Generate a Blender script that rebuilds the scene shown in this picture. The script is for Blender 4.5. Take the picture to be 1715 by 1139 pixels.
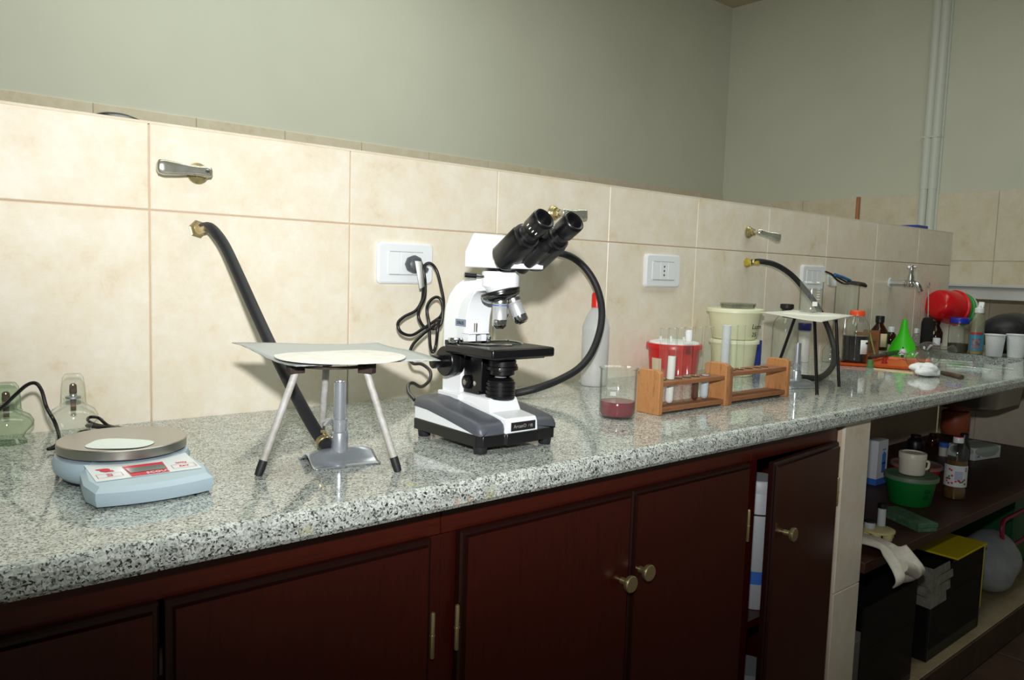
import bpy, bmesh, math, random
from mathutils import Vector, Matrix
random.seed(7)
for o in list(bpy.data.objects): bpy.data.objects.remove(o)
SC = bpy.context.scene
COL = SC.collection
# ------------------------------------------------------------------ camera
# the counter top is z = 0, the tiled partition face is y = 0, +x runs along the bench to the right
F_PX, CX, CY = 1308.0, 857.5, 569.5
YAW, PITCH, ROLL = .703, .089, -.032
CAM = Vector((-.3978, -1.4476, .2866))
_fw = Vector((math.sin(YAW)*math.cos(PITCH), math.cos(YAW)*math.cos(PITCH), -math.sin(PITCH)))
_rt = Vector((math.cos(YAW), -math.sin(YAW), 0)); _dn = _fw.cross(_rt)
_c, _s = math.cos(ROLL), math.sin(ROLL)
RT = _c*_rt + _s*_dn; DN = -_s*_rt + _c*_dn; FW = _fw
cam_d = bpy.data.cameras.new('camera'); cam = bpy.data.objects.new('camera', cam_d); COL.objects.link(cam)
cam_d.sensor_width = 36; cam_d.lens = F_PX/1715*36; cam_d.clip_start = .02; cam_d.clip_end = 50
cam.matrix_world = Matrix(((RT.x, -DN.x, -FW.x, CAM.x), (RT.y, -DN.y, -FW.y, CAM.y), (RT.z, -DN.z, -FW.z, CAM.z), (0, 0, 0, 1)))
SC.camera = cam
# ------------------------------------------------------------------ light
vs = SC.view_settings
vs.view_transform = 'Standard'; vs.look = 'None'; vs.exposure = 0.0; vs.gamma = 1.0; vs.use_curve_mapping = False
world = bpy.data.worlds.new('room_ambient'); SC.world = world; world.use_nodes = True
bg = world.node_tree.nodes['Background']; bg.inputs[0].default_value = (.90, .96, .86, 1); bg.inputs[1].default_value = .12
# the photographer's hot-shoe flash, a lamp 15 cm above the lens
fl_d = bpy.data.lights.new('camera_flash', 'SPOT'); fl = bpy.data.objects.new('camera_flash', fl_d); COL.objects.link(fl)
fl_d.energy = 110; fl_d.color = (1, .985, .97); fl_d.spot_size = math.radians(112); fl_d.spot_blend = 1.0; fl_d.shadow_soft_size = .022
_fl_dir = (FW*1.0 - DN*.20).normalized()
fl.location = CAM - DN*.15
fl.rotation_euler = _fl_dir.to_track_quat('-Z', 'Y').to_euler(); fl.scale = (1, .74, 1)   # the flash beam is wider than it is tall
# unseen ceiling lamps, added out of frame as ambient fill from above
for lx, ly, le in ((.1, -.75, 13), (2.2, -.75, 15), (.9, .75, 27)):
    d = bpy.data.lights.new('ceiling_fill', 'AREA'); d.shape = 'RECTANGLE'; d.size = 2.0; d.size_y = .7; d.energy = le; d.color = (.95, 1, .90)
    o = bpy.data.objects.new('ceiling_fill', d); COL.objects.link(o); o.location = (lx, ly, 2.12)
SC.cycles.transparent_max_bounces = 32
SC.cycles.max_bounces = 10
SC.cycles.caustics_reflective = False; SC.cycles.caustics_refractive = False

# ------------------------------------------------------------------ pixel -> place helpers
def ray(px, py): return RT*((px-CX)/F_PX) + DN*((py-CY)/F_PX) + FW
def OZ(px, py, z=0.): d = ray(px, py); return CAM + d*((z-CAM.z)/d.z)
def OY(px, py, y=0.): d = ray(px, py); return CAM + d*((y-CAM.y)/d.y)
def OX(px, py, x=0.): d = ray(px, py); return CAM + d*((x-CAM.x)/d.x)
def depth(P): return (Vector(P)-CAM).dot(FW)
def pix(P):
    q = Vector(P)-CAM; w = q.dot(FW); return CX+F_PX*q.dot(RT)/w, CY+F_PX*q.dot(DN)/w
def ZH(P, py):
    "height z above P's spot whose pixel row is py"
    z = P[2]
    for _ in range(12):
        e = pix((P[0], P[1], z))[1]-py
        z += e*depth((P[0], P[1], z))/F_PX
    return z
class Up:
    "an upright round thing: front-bottom pixel, width in pixels -> base centre, radius"
    def __init__(s, px, py, w, z=0.):
        P = OZ(px, py, z); s.r = w/2*depth(P)/F_PX
        away = Vector((P.x-CAM.x, P.y-CAM.y, 0)).normalized()
        s.P = P + away*s.r*.9
        if s.P.y+s.r > -.008:                       # keep it in front of the partition
            y = -.008-s.r; s.P = Vector((OY(px, py, y).x, y, z))
        s.k = depth(s.P)/F_PX; s.r = w/2*s.k
    def h(s, py): return ZH(s.P, py)-s.P.z
    def w(s, px): return px/2*s.k

# ------------------------------------------------------------------ mesh builder
class MB:
    def __init__(s): s.v = []; s.f = []; s.m = []; s.mi = 0
    def add(s, vs, fs):
        n = len(s.v); s.v += [tuple(p) for p in vs]
        for f in fs: s.f.append([i+n for i in f]); s.m.append(s.mi)
        return s
    def box(s, x0, x1, y0, y1, z0, z1):
        return s.add([(x0,y0,z0),(x1,y0,z0),(x1,y1,z0),(x0,y1,z0),(x0,y0,z1),(x1,y0,z1),(x1,y1,z1),(x0,y1,z1)],
                     [(0,3,2,1),(4,5,6,7),(0,1,5,4),(1,2,6,5),(2,3,7,6),(3,0,4,7)])
    def obox(s, c, sx, sy, sz, rot=None):
        m = (rot or Matrix.Identity(3)); c = Vector(c); vs = []
        for z in (-.5,.5):
            for x, y in ((-.5,-.5),(.5,-.5),(.5,.5),(-.5,.5)): vs.append(c + m@Vector((x*sx, y*sy, z*sz)))
        return s.add(vs, [(0,3,2,1),(4,5,6,7),(0,1,5,4),(1,2,6,5),(2,3,7,6),(3,0,4,7)])
    def prism(s, poly, d0, d1, axis='z'):
        "poly of 2D points extruded; axis z: (x,y), axis x: (y,z), axis y: (x,z)"
        def P(a, b, d): return {'z': (a,b,d), 'x': (d,a,b), 'y': (a,d,b)}[axis]
        n = len(poly); vs = [P(a,b,d0) for a,b in poly]+[P(a,b,d1) for a,b in poly]
        fs = [tuple(reversed(range(n))), tuple(range(n,2*n))]+[(i,(i+1)%n,n+(i+1)%n,n+i) for i in range(n)]
        return s.add(vs, fs)
    def loft(s, rings, cap=True, closed=True):
        n = len(rings[0]); vs = [p for r in rings for p in r]; fs = []
        for k in range(len(rings)-1):
            for i in range(n if closed else n-1):
                j = (i+1) % n; fs.append((k*n+i, k*n+j, (k+1)*n+j, (k+1)*n+i))
        if cap: fs += [tuple(reversed(range(n))), tuple(range((len(rings)-1)*n, len(rings)*n))]
        return s.add(vs, fs)
    def lathe(s, prof, seg=28, c=(0,0,0), axis=(0,0,1), cap0=True, cap1=True):
        "prof: [(r, h)] along axis from c; a radius of 0 closes to a point"
        a = Vector(axis).normalized(); u = a.orthogonal().normalized(); w = a.cross(u); c = Vector(c)
        base = len(s.v); idx = []
        for r, h in prof:
            if r < 1e-7: idx.append([len(s.v)]); s.v.append(tuple(c+a*h))
            else:
                row = []
                for i in range(seg):
                    t = 2*math.pi*i/seg; row.append(len(s.v)); s.v.append(tuple(c+a*h+(u*math.cos(t)+w*math.sin(t))*r))
                idx.append(row)
        def F(f): s.f.append(list(f)); s.m.append(s.mi)
        for A, B in zip(idx, idx[1:]):
            for i in range(seg):
                j = (i+1) % seg
                if len(A) == 1 and len(B) == 1: continue
                if len(A) == 1: F((A[0], B[j], B[i]))
                elif len(B) == 1: F((A[i], A[j], B[0]))
                else: F((A[i], A[j], B[j], B[i]))
        if cap0 and len(idx[0]) > 1: F(reversed(idx[0]))
        if cap1 and len(idx[-1]) > 1: F(idx[-1])
        return s
    def cyl(s, p0, p1, r0, r1=None, seg=20):
        p0, p1 = Vector(p0), Vector(p1); L = (p1-p0).length
        return s.lathe([(r0,0),(r1 if r1 is not None else r0, L)], seg, p0, p1-p0)
    def tube(s, pts, r, seg=10, cap=True, smooth=0):
        pts = [Vector(p) for p in pts]
        if smooth: pts = spline(pts, smooth)
        rr = r if isinstance(r, (list, tuple)) else None
        T = [(pts[min(i+1,len(pts)-1)]-pts[max(i-1,0)]).normalized() for i in range(len(pts))]
        u = T[0].orthogonal().normalized(); rings = []
        for i, p in enumerate(pts):
            u = (u - T[i]*u.dot(T[i])).normalized(); w = T[i].cross(u)
            q = rr[min(len(rr)-1, int(i*len(rr)/len(pts)))] if rr else r
            rings.append([p+(u*math.cos(2*math.pi*k/seg)+w*math.sin(2*math.pi*k/seg))*q for k in range(seg)])
        return s.loft(rings, cap)
    def grid(s, fn, nu, nv):
        vs = [fn(i/nu, j/nv) for j in range(nv+1) for i in range(nu+1)]
        return s.add(vs, [(j*(nu+1)+i, j*(nu+1)+i+1, (j+1)*(nu+1)+i+1, (j+1)*(nu+1)+i) for j in range(nv) for i in range(nu)])
    def build(s, name, mat, parent=None, smooth=True, bevel=0, bseg=2, sub=0, solid=0, loc=None, fixn=True, ang=38):
        me = bpy.data.meshes.new(name)
        bm = bmesh.new(); vv = [bm.verts.new(p) for p in s.v]
        for f, m in zip(s.f, s.m):
            try: q = bm.faces.new([vv[i] for i in f]); q.material_index = m
            except ValueError: pass
        if fixn: bmesh.ops.recalc_face_normals(bm, faces=bm.faces)
        if smooth:
            for q in bm.faces: q.smooth = True
            lim = math.radians(ang)
            for e in bm.edges:
                if len(e.link_faces) == 2 and e.calc_face_angle(0) > lim: e.smooth = False
        bm.to_mesh(me); bm.free()
        for m in (mat if isinstance(mat, (list, tuple)) else [mat]): me.materials.append(m)
        o = bpy.data.objects.new(name, me); COL.objects.link(o)
        if parent: o.parent = parent
        if loc is not None: o.location = loc
        if solid: q = o.modifiers.new('t', 'SOLIDIFY'); q.thickness = solid; q.offset = 0
        if bevel: q = o.modifiers.new('b', 'BEVEL'); q.width = bevel; q.segments = bseg; q.limit_method = 'ANGLE'; q.angle_limit = math.radians(40); q.harden_normals = False
        if sub: q = o.modifiers.new('s', 'SUBSURF'); q.levels = sub; q.render_levels = sub
        return o
def spline(P, n=6):
    out = []
    Q = [P[0]+(P[0]-P[1])]+P+[P[-1]+(P[-1]-P[-2])]
    for i in range(1, len(Q)-2):
        a, b, c, d = Q[i-1], Q[i], Q[i+1], Q[i+2]
        for k in range(n):
            t = k/n; out.append(.5*((2*b)+(c-a)*t+(2*a-5*b+4*c-d)*t*t+(3*b-a-3*c+d)*t**3))
    out.append(P[-1]); return out
def rrect(w, h, r, n=5, cx=0, cy=0):
    out = []
    for sx, sy, a0 in ((1,1,0),(-1,1,90),(-1,-1,180),(1,-1,270)):
        for k in range(n+1):
            a = math.radians(a0+90*k/n); out.append((cx+sx*(w/2-r)+r*math.cos(a), cy+sy*(h/2-r)+r*math.sin(a)))
    return out
def tag(o, label, cat, group=None, kind=None):
    if label: o['label'] = label
    if cat: o['category'] = cat
    if group: o['group'] = group
    if kind: o['kind'] = kind
    return o
def thing(name, label, cat, loc=(0,0,0), rz=0, group=None):
    o = bpy.data.objects.new(name, None); COL.objects.link(o); o.empty_display_size = .02
    o.location = loc; o.rotation_euler = (0,0,rz); return tag(o, label, cat, group)
def struct(o): o['kind'] = 'structure'; return o
def copy_tree(o, parent=None):
    c = o.copy(); COL.objects.link(c)
    if parent: c.parent = parent
    for ch in list(o.children): copy_tree(ch, c)
    return c
def text(s, size, mat, parent, origin, xd, yd, name='lettering', ext=.0002, align='LEFT', sx=1.0):
    cu = bpy.data.curves.new(name, 'FONT'); cu.body = s; cu.size = size; cu.align_x = align; cu.extrude = ext; cu.resolution_u = 2
    t = bpy.data.objects.new('tmp', cu); COL.objects.link(t)
    dg = bpy.context.evaluated_depsgraph_get(); me = bpy.data.meshes.new_from_object(t.evaluated_get(dg))
    bpy.data.objects.remove(t)
    X = Vector(xd).normalized(); Y = Vector(yd); Y = (Y-X*Y.dot(X)).normalized(); Z = X.cross(Y)
    O = Vector(origin)
    for v in me.vertices: v.co = O + X*v.co.x*sx + Y*v.co.y + Z*v.co.z
    me.materials.clear(); me.materials.append(mat); me.name = name
    o = bpy.data.objects.new(name, me); COL.objects.link(o)
    if parent: o.parent = parent
    return o

# ------------------------------------------------------------------ materials
MATS = {}
def srgb(r, g, b): return tuple(((c/255)/12.92 if c/255 <= .04045 else ((c/255+.055)/1.055)**2.4) for c in (r,g,b))
def mat(name, col, rough=.5, metal=0., spec=.5, coat=0., trans=0., alpha=1., emit=None):
    m = bpy.data.materials.new(name); m.use_nodes = True; b = m.node_tree.nodes['Principled BSDF']
    b.inputs['Base Color'].default_value = (*srgb(*col), 1); b.inputs['Roughness'].default_value = rough
    b.inputs['Metallic'].default_value = metal; b.inputs['Specular IOR Level'].default_value = spec
    b.inputs['Coat Weight'].default_value = coat; b.inputs['Transmission Weight'].default_value = trans; b.inputs['Alpha'].default_value = alpha
    MATS[name] = m; return m
def nodes(m): nt = m.node_tree; return nt, nt.nodes, nt.links, nt.nodes['Principled BSDF']
def coords(nt, scale=(1,1,1), kind='Object'):
    tc = nt.nodes.new('ShaderNodeTexCoord'); mp = nt.nodes.new('ShaderNodeMapping'); mp.inputs['Scale'].default_value = scale
    nt.links.new(tc.outputs[kind], mp.inputs['Vector']); return mp.outputs[0]
def noise(nt, vec, scale, detail=4, rough=.6):
    n = nt.nodes.new('ShaderNodeTexNoise'); n.inputs['Scale'].default_value = scale; n.inputs['Detail'].default_value = detail; n.inputs['Roughness'].default_value = rough
    if vec is not None: nt.links.new(vec, n.inputs['Vector'])
    return n.outputs['Fac']
def ramp(nt, fac, stops, interp='LINEAR'):
    r = nt.nodes.new('ShaderNodeValToRGB'); r.color_ramp.interpolation = interp; e = r.color_ramp.elements
    while len(e) < len(stops): e.new(.5)
    for el, (p, c) in zip(e, stops): el.position = p; el.color = (*srgb(*c), 1) if len(c) == 3 else c
    nt.links.new(fac, r.inputs[0]); return r.outputs[0]
def mixc(nt, fac, a, b, mode='MIX'):
    n = nt.nodes.new('ShaderNodeMix'); n.data_type = 'RGBA'; n.blend_type = mode
    for sock, val in ((n.inputs[0], fac), (n.inputs[6], a), (n.inputs[7], b)):
        if hasattr(val, 'is_linked') or hasattr(val, 'links'): nt.links.new(val, sock)
        elif isinstance(val, (int, float)): sock.default_value = val
        else: sock.default_value = (*srgb(*val), 1)
    return n.outputs[2]
def bump(nt, h, bsdf, strength=.2, dist=.002):
    b = nt.nodes.new('ShaderNodeBump'); b.inputs['Strength'].default_value = strength; b.inputs['Distance'].default_value = dist
    nt.links.new(h, b.inputs['Height']); nt.links.new(b.outputs[0], bsdf.inputs['Normal'])
def mottled(name, c1, c2, scale, rough=.5, metal=0., detail=5, lo=.35, hi=.65, bmp=0, stretch=(1,1,1), spec=.5, coat=0, kind='Object'):
    m = mat(name, c1, rough, metal, spec, coat); nt, N, L, b = nodes(m)
    v = coords(nt, stretch, kind); n = noise(nt, v, scale, detail)
    L.new(ramp(nt, n, [(lo, c1), (hi, c2)]), b.inputs['Base Color'])
    if bmp: bump(nt, n, b, bmp)
    return m
def glass(name, tint=(252,254,253), edge=(206,214,211), refl=1., film=.012):
    "thin glass wall: clear seen straight on, tinted and mirror-like at grazing angles"
    m = bpy.data.materials.new(name); m.use_nodes = True; nt = m.node_tree; nt.nodes.clear()
    out = nt.nodes.new('ShaderNodeOutputMaterial'); mx = nt.nodes.new('ShaderNodeMixShader'); tr = nt.nodes.new('ShaderNodeBsdfTransparent'); gl = nt.nodes.new('ShaderNodeBsdfGlossy')
    lw = nt.nodes.new('ShaderNodeLayerWeight'); lw.inputs['Blend'].default_value = .5
    col = ramp(nt, lw.outputs['Facing'], [(.55, tint), (.97, edge)])
    nt.links.new(col, tr.inputs['Color']); gl.inputs['Roughness'].default_value = .04; gl.inputs['Color'].default_value = (refl, refl, refl, 1)
    fr = ramp(nt, lw.outputs['Facing'], [(0, (.045,.045,.045,1)), (.55, (.06,.06,.06,1)), (.8, (.16,.16,.16,1)), (.93, (.4,.4,.4,1)), (1, (.8,.8,.8,1))])
    nt.links.new(fr, mx.inputs[0]); nt.links.new(tr.outputs[0], mx.inputs[1]); nt.links.new(gl.outputs[0], mx.inputs[2])
    m3 = nt.nodes.new('ShaderNodeMixShader'); df = nt.nodes.new('ShaderNodeBsdfDiffuse'); df.inputs[0].default_value = (.8,.82,.8,1); m3.inputs[0].default_value = film   # faint dusty film
    nt.links.new(mx.outputs[0], m3.inputs[1]); nt.links.new(df.outputs[0], m3.inputs[2]); nt.links.new(m3.outputs[0], out.inputs[0])
    MATS[name] = m; return m
def veil(name, col, amount, rough=.3):
    "translucent plastic / cloudy liquid: part see-through, part diffuse"
    m = bpy.data.materials.new(name); m.use_nodes = True; nt = m.node_tree; b = nt.nodes['Principled BSDF']
    b.inputs['Base Color'].default_value = (*srgb(*col), 1); b.inputs['Roughness'].default_value = rough
    out = nt.nodes['Material Output']; mx = nt.nodes.new('ShaderNodeMixShader'); tr = nt.nodes.new('ShaderNodeBsdfTransparent')
    tr.inputs[0].default_value = (*srgb(*[min(255, c+20) for c in col]), 1)
    mx.inputs[0].default_value = amount; nt.links.new(tr.outputs[0], mx.inputs[1]); nt.links.new(b.outputs[0], mx.inputs[2]); nt.links.new(mx.outputs[0], out.inputs[0])
    MATS[name] = m; return m

# glazed wall tile: cream with cloudy ochre mottling
def tile_mat(name, base, warm, deep, rough=.32):
    m = mat(name, base, rough, spec=.35); nt, N, L, b = nodes(m)
    oi = N.new('ShaderNodeObjectInfo'); v = coords(nt)
    add = N.new('ShaderNodeVectorMath'); add.operation = 'ADD'
    sc = N.new('ShaderNodeVectorMath'); sc.operation = 'SCALE'; sc.inputs[3].default_value = 7.0
    cb = N.new('ShaderNodeCombineXYZ'); L.new(oi.outputs['Random'], cb.inputs[0]); L.new(oi.outputs['Random'], cb.inputs[2]); L.new(cb.outputs[0], sc.inputs[0])
    L.new(v, add.inputs[0]); L.new(sc.outputs[0], add.inputs[1]); v = add.outputs[0]
    n1 = noise(nt, v, 10, 10, .72); n2 = noise(nt, v, 70, 6, .75)
    c = ramp(nt, n1, [(.38, base), (.58, warm), (.72, deep)])
    L.new(mixc(nt, ramp(nt, n2, [(.42, (0,0,0)), (.75, (120,120,120))]), c, deep), b.inputs['Base Color'])
    bump(nt, n2, b, .05, .001); return m
tile_mat('tile', (236,231,217), (229,219,198), (213,196,164))
tile_mat('tile_far', (226,219,202), (218,208,184), (204,188,154))
mat('grout', (206,182,156), .9)
def paint(name, c):
    m = mat(name, c, .75, spec=.2); nt, N, L, b = nodes(m); v = coords(nt); n = noise(nt, v, 1.5, 3)
    L.new(ramp(nt, n, [(.3, c), (.7, tuple(int(x*.97) for x in c))]), b.inputs['Base Color']); bump(nt, noise(nt, v, 220, 2), b, .04, .001); return m
paint('wall_paint', (216,219,204)); paint('ceiling_paint', (190,180,160))
# granite: pale grains, grey and black flecks, polished, a few paint and rust stains by the edge
def granite():
    m = mat('granite', (190,192,186), .07, spec=.6); nt, N, L, b = nodes(m); v = coords(nt)
    wv = N.new('ShaderNodeTexNoise'); wv.inputs['Scale'].default_value = 160; L.new(v, wv.inputs['Vector'])
    vm = N.new('ShaderNodeVectorMath'); vm.operation = 'MULTIPLY_ADD'; vm.inputs[1].default_value = (.007,.007,.007)
    L.new(wv.outputs['Color'], vm.inputs[0]); L.new(v, vm.inputs[2])
    vo = N.new('ShaderNodeTexVoronoi'); vo.inputs['Scale'].default_value = 500; L.new(vm.outputs[0], vo.inputs['Vector'])
    sp = N.new('ShaderNodeSeparateColor'); L.new(vo.outputs['Color'], sp.inputs[0])
    g = ramp(nt, sp.outputs[0], [(0, (36,40,40)), (.08, (96,102,100)), (.18, (152,158,154)), (.38, (194,201,196)), (.70, (214,220,213)), (.92, (180,184,180))], 'CONSTANT')
    big = ramp(nt, noise(nt, v, 45, 3), [(.4, (150,152,148)), (.55, (255,255,255))])
    c = mixc(nt, .28, g, big, 'MULTIPLY')
    for (P, r, col) in STAINS:
        d = N.new('ShaderNodeVectorMath'); d.operation = 'DISTANCE'; L.new(v, d.inputs[0]); d.inputs[1].default_value = P
        ad = N.new('ShaderNodeMath'); ad.operation = 'MULTIPLY_ADD'; L.new(noise(nt, v, 120, 4), ad.inputs[0]); ad.inputs[1].default_value = r*1.6; L.new(d.outputs['Value'], ad.inputs[2])
        k = ramp(nt, ad.outputs[0], [(r*.9, (190,190,190)), (r*1.7, (0,0,0))]); c = mixc(nt, k, c, col)
    L.new(c, b.inputs['Base Color'])
    m2 = m.copy(); m2.name = 'granite_sawn'; m2.node_tree.nodes['Principled BSDF'].inputs['Roughness'].default_value = .55; MATS['granite_sawn'] = m2; return m
STAINS = [(OY(820,828,-.622), .013, (150,150,50)), (OY(765,842,-.624), .008, (160,100,40)), (OY(512,888,-.622), .010, (170,170,50)), (OZ(688,811,0), .010, (190,190,60)), (OY(732,850,-.624), .006, (110,60,35)), (OY(785,838,-.624), .006, (170,110,40))]
granite()
# dark red-brown varnished wood
def wood(name, c1, c2, c3, stretch, rough=.32, scale=22, coat=.15):
    m = mat(name, c1, rough, spec=.35, coat=coat); nt, N, L, b = nodes(m); v = coords(nt, stretch)
    n = noise(nt, v, scale, 8, .65); n2 = noise(nt, coords(nt), 5, 3)
    c = ramp(nt, n, [(.32, c1), (.52, c2), (.72, c3)]); L.new(mixc(nt, n2, c, c1), b.inputs['Base Color'])
    b.inputs['Coat Roughness'].default_value = .25; bump(nt, n, b, .08, .001); return m
wood('mahogany_v', (50,11,6), (66,17,9), (39,8,5), (6,6,.5))
wood('mahogany_h', (60,17,9), (76,24,12), (47,13,7), (.5,6,6))
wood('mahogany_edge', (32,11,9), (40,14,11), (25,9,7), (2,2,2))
wood('shelf_wood', (58,34,28), (72,42,32), (44,26,22), (.6,6,6), .5, 20, 0)
wood('rack_wood', (172,120,74), (196,142,92), (104,66,40), (3,3,.8), .6, 30, 0)
wood('rack_wood_old', (138,92,62), (160,110,74), (84,54,38), (.8,5,5), .7, 30, 0)
mat('black_plastic', (18,18,20), .38); mat('black_satin', (14,14,16), .3); mat('black_rubber', (32,33,36), .5, spec=.4)
mat('cord_black', (16,16,18), .32); mat('white_plastic', (232,238,242), .3); mat('white_enamel', (236,241,245), .22, spec=.6)
mat('grey_enamel', (76,80,88), .42); mat('chrome', (205,208,210), .14, 1.); mat('steel', (176,174,168), .32, 1.); mat('dull_steel', (176,178,176), .5, .85)
mat('zinc', (196,204,212), .26, .75); mat('brass', (190,160,92), .3, 1.); mat('gold_brass', (188,174,130), .3, .85)
mottled('aged_chrome', (190,188,168), (210,211,204), 60, .24, .8)
mat('plastic_blue', (176,198,210), .42); mat('panel_white', (222,230,232), .4); mat('red_print', (206,34,58), .45); mat('lcd', (116,122,118), .2); mat('grey_print', (150,140,140), .5)
mat('paper', (222,232,226), .9, spec=.1); mat('paper_white', (238,240,240), .9, spec=.1); mat('black_print', (20,20,24), .6); mat('blue_ink', (70,70,130), .6)
glass('clear_glass'); glass('green_glass', (236,244,236), (150,176,160)); glass('lab_glass', (253,255,254), (186,194,192))
veil('brown_glass', (52,24,12), .82, .1); veil('frosted_plastic', (220,226,230), .55, .45); veil('clear_plastic', (214,218,212), .22, .3)
print('head done')
# ================================================================== the room
FLOOR = -.92; PT = .517; PJ = .3705; TW = .385; XE = 3.434; BY = 1.93; EX = 4.4; CEIL = 2.17; BAND = .805
def tiles(parent, cells, axis, face, mt, proud=.004, gap=.0026, name='tile'):
    "cells: (a0,a1,b0,b1); axis y: a = x, b = z at plane y = face, front looks to -y; axis x: a = y, b = z; axis z: a = x, b = y"
    cache = {}
    for a0, a1, b0, b1 in cells:
        w, h = a1-a0-gap, b1-b0-gap
        if w < .004 or h < .004: continue
        k = (round(w,4), round(h,4))
        cx, cz = (a0+a1)/2, (b0+b1)/2
        if k not in cache:
            mb = MB(); e = .0015
            def ring(dx, dz, t):
                pts = [(-w/2+dx,-h/2+dz),(w/2-dx,-h/2+dz),(w/2-dx,h/2-dz),(-w/2+dx,h/2-dz)]
                return [{'y': (p,t,q), 'x': (t,p,q), 'z': (p,q,-t)}[axis] for p, q in pts]
            mb.loft([ring(0,0,.001), ring(0,0,-proud+e), ring(e,e,-proud)])
            o = mb.build(name, mt, parent, smooth=False); cache[k] = o.data
        else:
            o = bpy.data.objects.new(name, cache[k]); COL.objects.link(o); o.parent = parent
        o.location = {'y': (cx,face,cz), 'x': (face,cx,cz), 'z': (cx,cz,face)}[axis]
# the low tiled partition behind the bench
wp = struct(MB().box(-1.5, XE, .0045, .118, FLOOR, PT-.001).build('wall_partition', MATS['grout'], smooth=False))
cells = []
edges = [-1.5+0] + [TW*i for i in range(-3, 9)] + [XE]
for a, b in zip(edges, edges[1:]):
    cells += [(a, b, PJ, PT+.002), (a, b, PJ-.385, PJ)]
tiles(wp, cells, 'y', .0045, MATS['tile'], .0045)
struct(MB().box(-1.5, XE, .0, .122, PT, PT+.004).build('trim_1', MATS['tile_far'], smooth=False))
# far walls, ceiling and floor
wb = struct(MB().box(-3.2, EX+.1, BY, BY+.1, FLOOR, CEIL+.1).build('wall_back', MATS['wall_paint'], smooth=False))
cells = []
bx0 = OY(155, 178, BY).x
for i in range(-4, 14):
    a, b = bx0+TW*i, min(bx0+TW*(i+1), EX)
    for r in range(2): cells.append((a, b, BAND+.068-TW*(r+1), BAND+.068-TW*r))
tiles(wb, cells, 'y', BY, MATS['tile_far'], .006)
we = struct(MB().box(EX, EX+.1, -3.2, BY, FLOOR, CEIL+.1).build('wall_right', MATS['wall_paint'], smooth=False))
cells = []
ey0 = OX(1674, 330, EX).y
for i in range(-6, 6):
    a, b = ey0+TW*i, min(ey0+TW*(i+1), BY-.007)
    for r in range(4): cells.append((a, b, BAND-TW*(r+1), BAND-TW*r))
tiles(we, cells, 'x', EX, MATS['tile_far'], .006)
struct(MB().box(-3.2, EX+.1, -3.2, BY+.1, CEIL, CEIL+.08).build('ceiling', MATS['ceiling_paint'], smooth=False))
mottled('floor_tile', (76,54,42), (58,40,32), 9, .45)
fl_o = struct(MB().box(-3.2, EX+.1, -3.2, BY+.1, FLOOR-.06, FLOOR-.004).build('floor', MATS['grout'], smooth=False))
cells = [(-.6+.34*i, -.6+.34*(i+1), -2.2+.34*j, -2.2+.34*(j+1)) for i in range(14) for j in range(5)]
tiles(fl_o, cells, 'z', FLOOR-.004, MATS['floor_tile'], .004)
# white shelf on the end wall beyond the partition
sh = thing('wall_shelf', 'white boxed shelf along the tiled end wall, behind the cups', 'shelf', (3.84, 0, 0))
mat('shelf_white', (205,205,204), .5)
MB().box(-.02, EX-3.846, -1.2, .9, .278, .292).build('top_board', MATS['shelf_white'], sh, bevel=.002)
MB().box(0, .02, -1.19, .89, .218, .278).build('front_board', MATS['shelf_white'], sh, bevel=.002)
MB().box(.02, EX-3.846, -1.19, .89, .218, .230).build('bottom_board', MATS['shelf_white'], sh)
# white plastic conduits up the end wall
pc = thing('conduit', 'pair of white plastic pipes running up the end wall', 'pipe', (EX, OX(1553, 390, EX).y, 0))
mat('pvc', (216,222,214), .35)
for k, dy in enumerate((.028, -.018)):
    MB().cyl((-.024, dy, -.9), (-.024, dy, CEIL-.002), .022, seg=20).build('pipe', MATS['pvc'], pc)
    MB().cyl((-.024, dy, .83), (-.024, dy, CEIL-.003), .0245, seg=20).build('pipe_sleeve', MATS['pvc'], pc)
MB().box(-.05, 0, -.045, .055, 1.12, 1.132).build('bracket', MATS['pvc'], pc, bevel=.002)
MB().box(-.012, 0, -.05, .06, -.9, CEIL-.003).build('back_strip', MATS['pvc'], pc)

# ================================================================== bench top with sink cut-out
SX0, SX1, SY0, SY1 = 2.77, 3.12, -.44, -.08
CEND = 3.95; CF = -.625
ct = thing('granite_countertop', 'long speckled grey granite worktop with rough front edge', 'countertop', (0,0,0))
mb = MB()
prof = [(CF+.004,-.034), (CF,-.028), (CF+.001,-.012), (CF+.006,-.003), (CF+.012,0)]
def front(x0, x1, y1): mb.prism(prof+[(y1,0),(y1,-.034)], x0, x1, 'x'); mb.m[-7:-3] = [1]*4
front(-1.5, SX0, -.0006); front(SX0, SX1, SY0); front(SX1, CEND, -.0006)
mb.box(SX0, SX1, SY1, -.0006, -.034, 0)
mb.build('slab', [MATS['granite'], MATS['granite_sawn']], ct, ang=18)
mat('sink_steel', (150,150,146), .35, .9)
mb = MB()
def rr3(w, h, r, z): return [((SX0+SX1)/2+a, (SY0+SY1)/2+b, z) for a, b in rrect(w, h, r, 5)]
W_, H_ = SX1-SX0, SY1-SY0
mb.loft([rr3(W_+.05, H_+.05, .05, -.0345), rr3(W_+.012, H_+.012, .06, -.0345), rr3(W_+.01, H_+.01, .06, -.06), rr3(W_-.02, H_-.02, .06, -.17), rr3(W_-.09, H_-.09, .05, -.185)], cap=False)
mb.add(rr3(W_-.09, H_-.09, .05, -.185), [tuple(range(24))])
mb.build('sink_basin', MATS['sink_steel'], ct, solid=.0015)
mat('brown_pvc', (150,74,44), .5)
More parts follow.
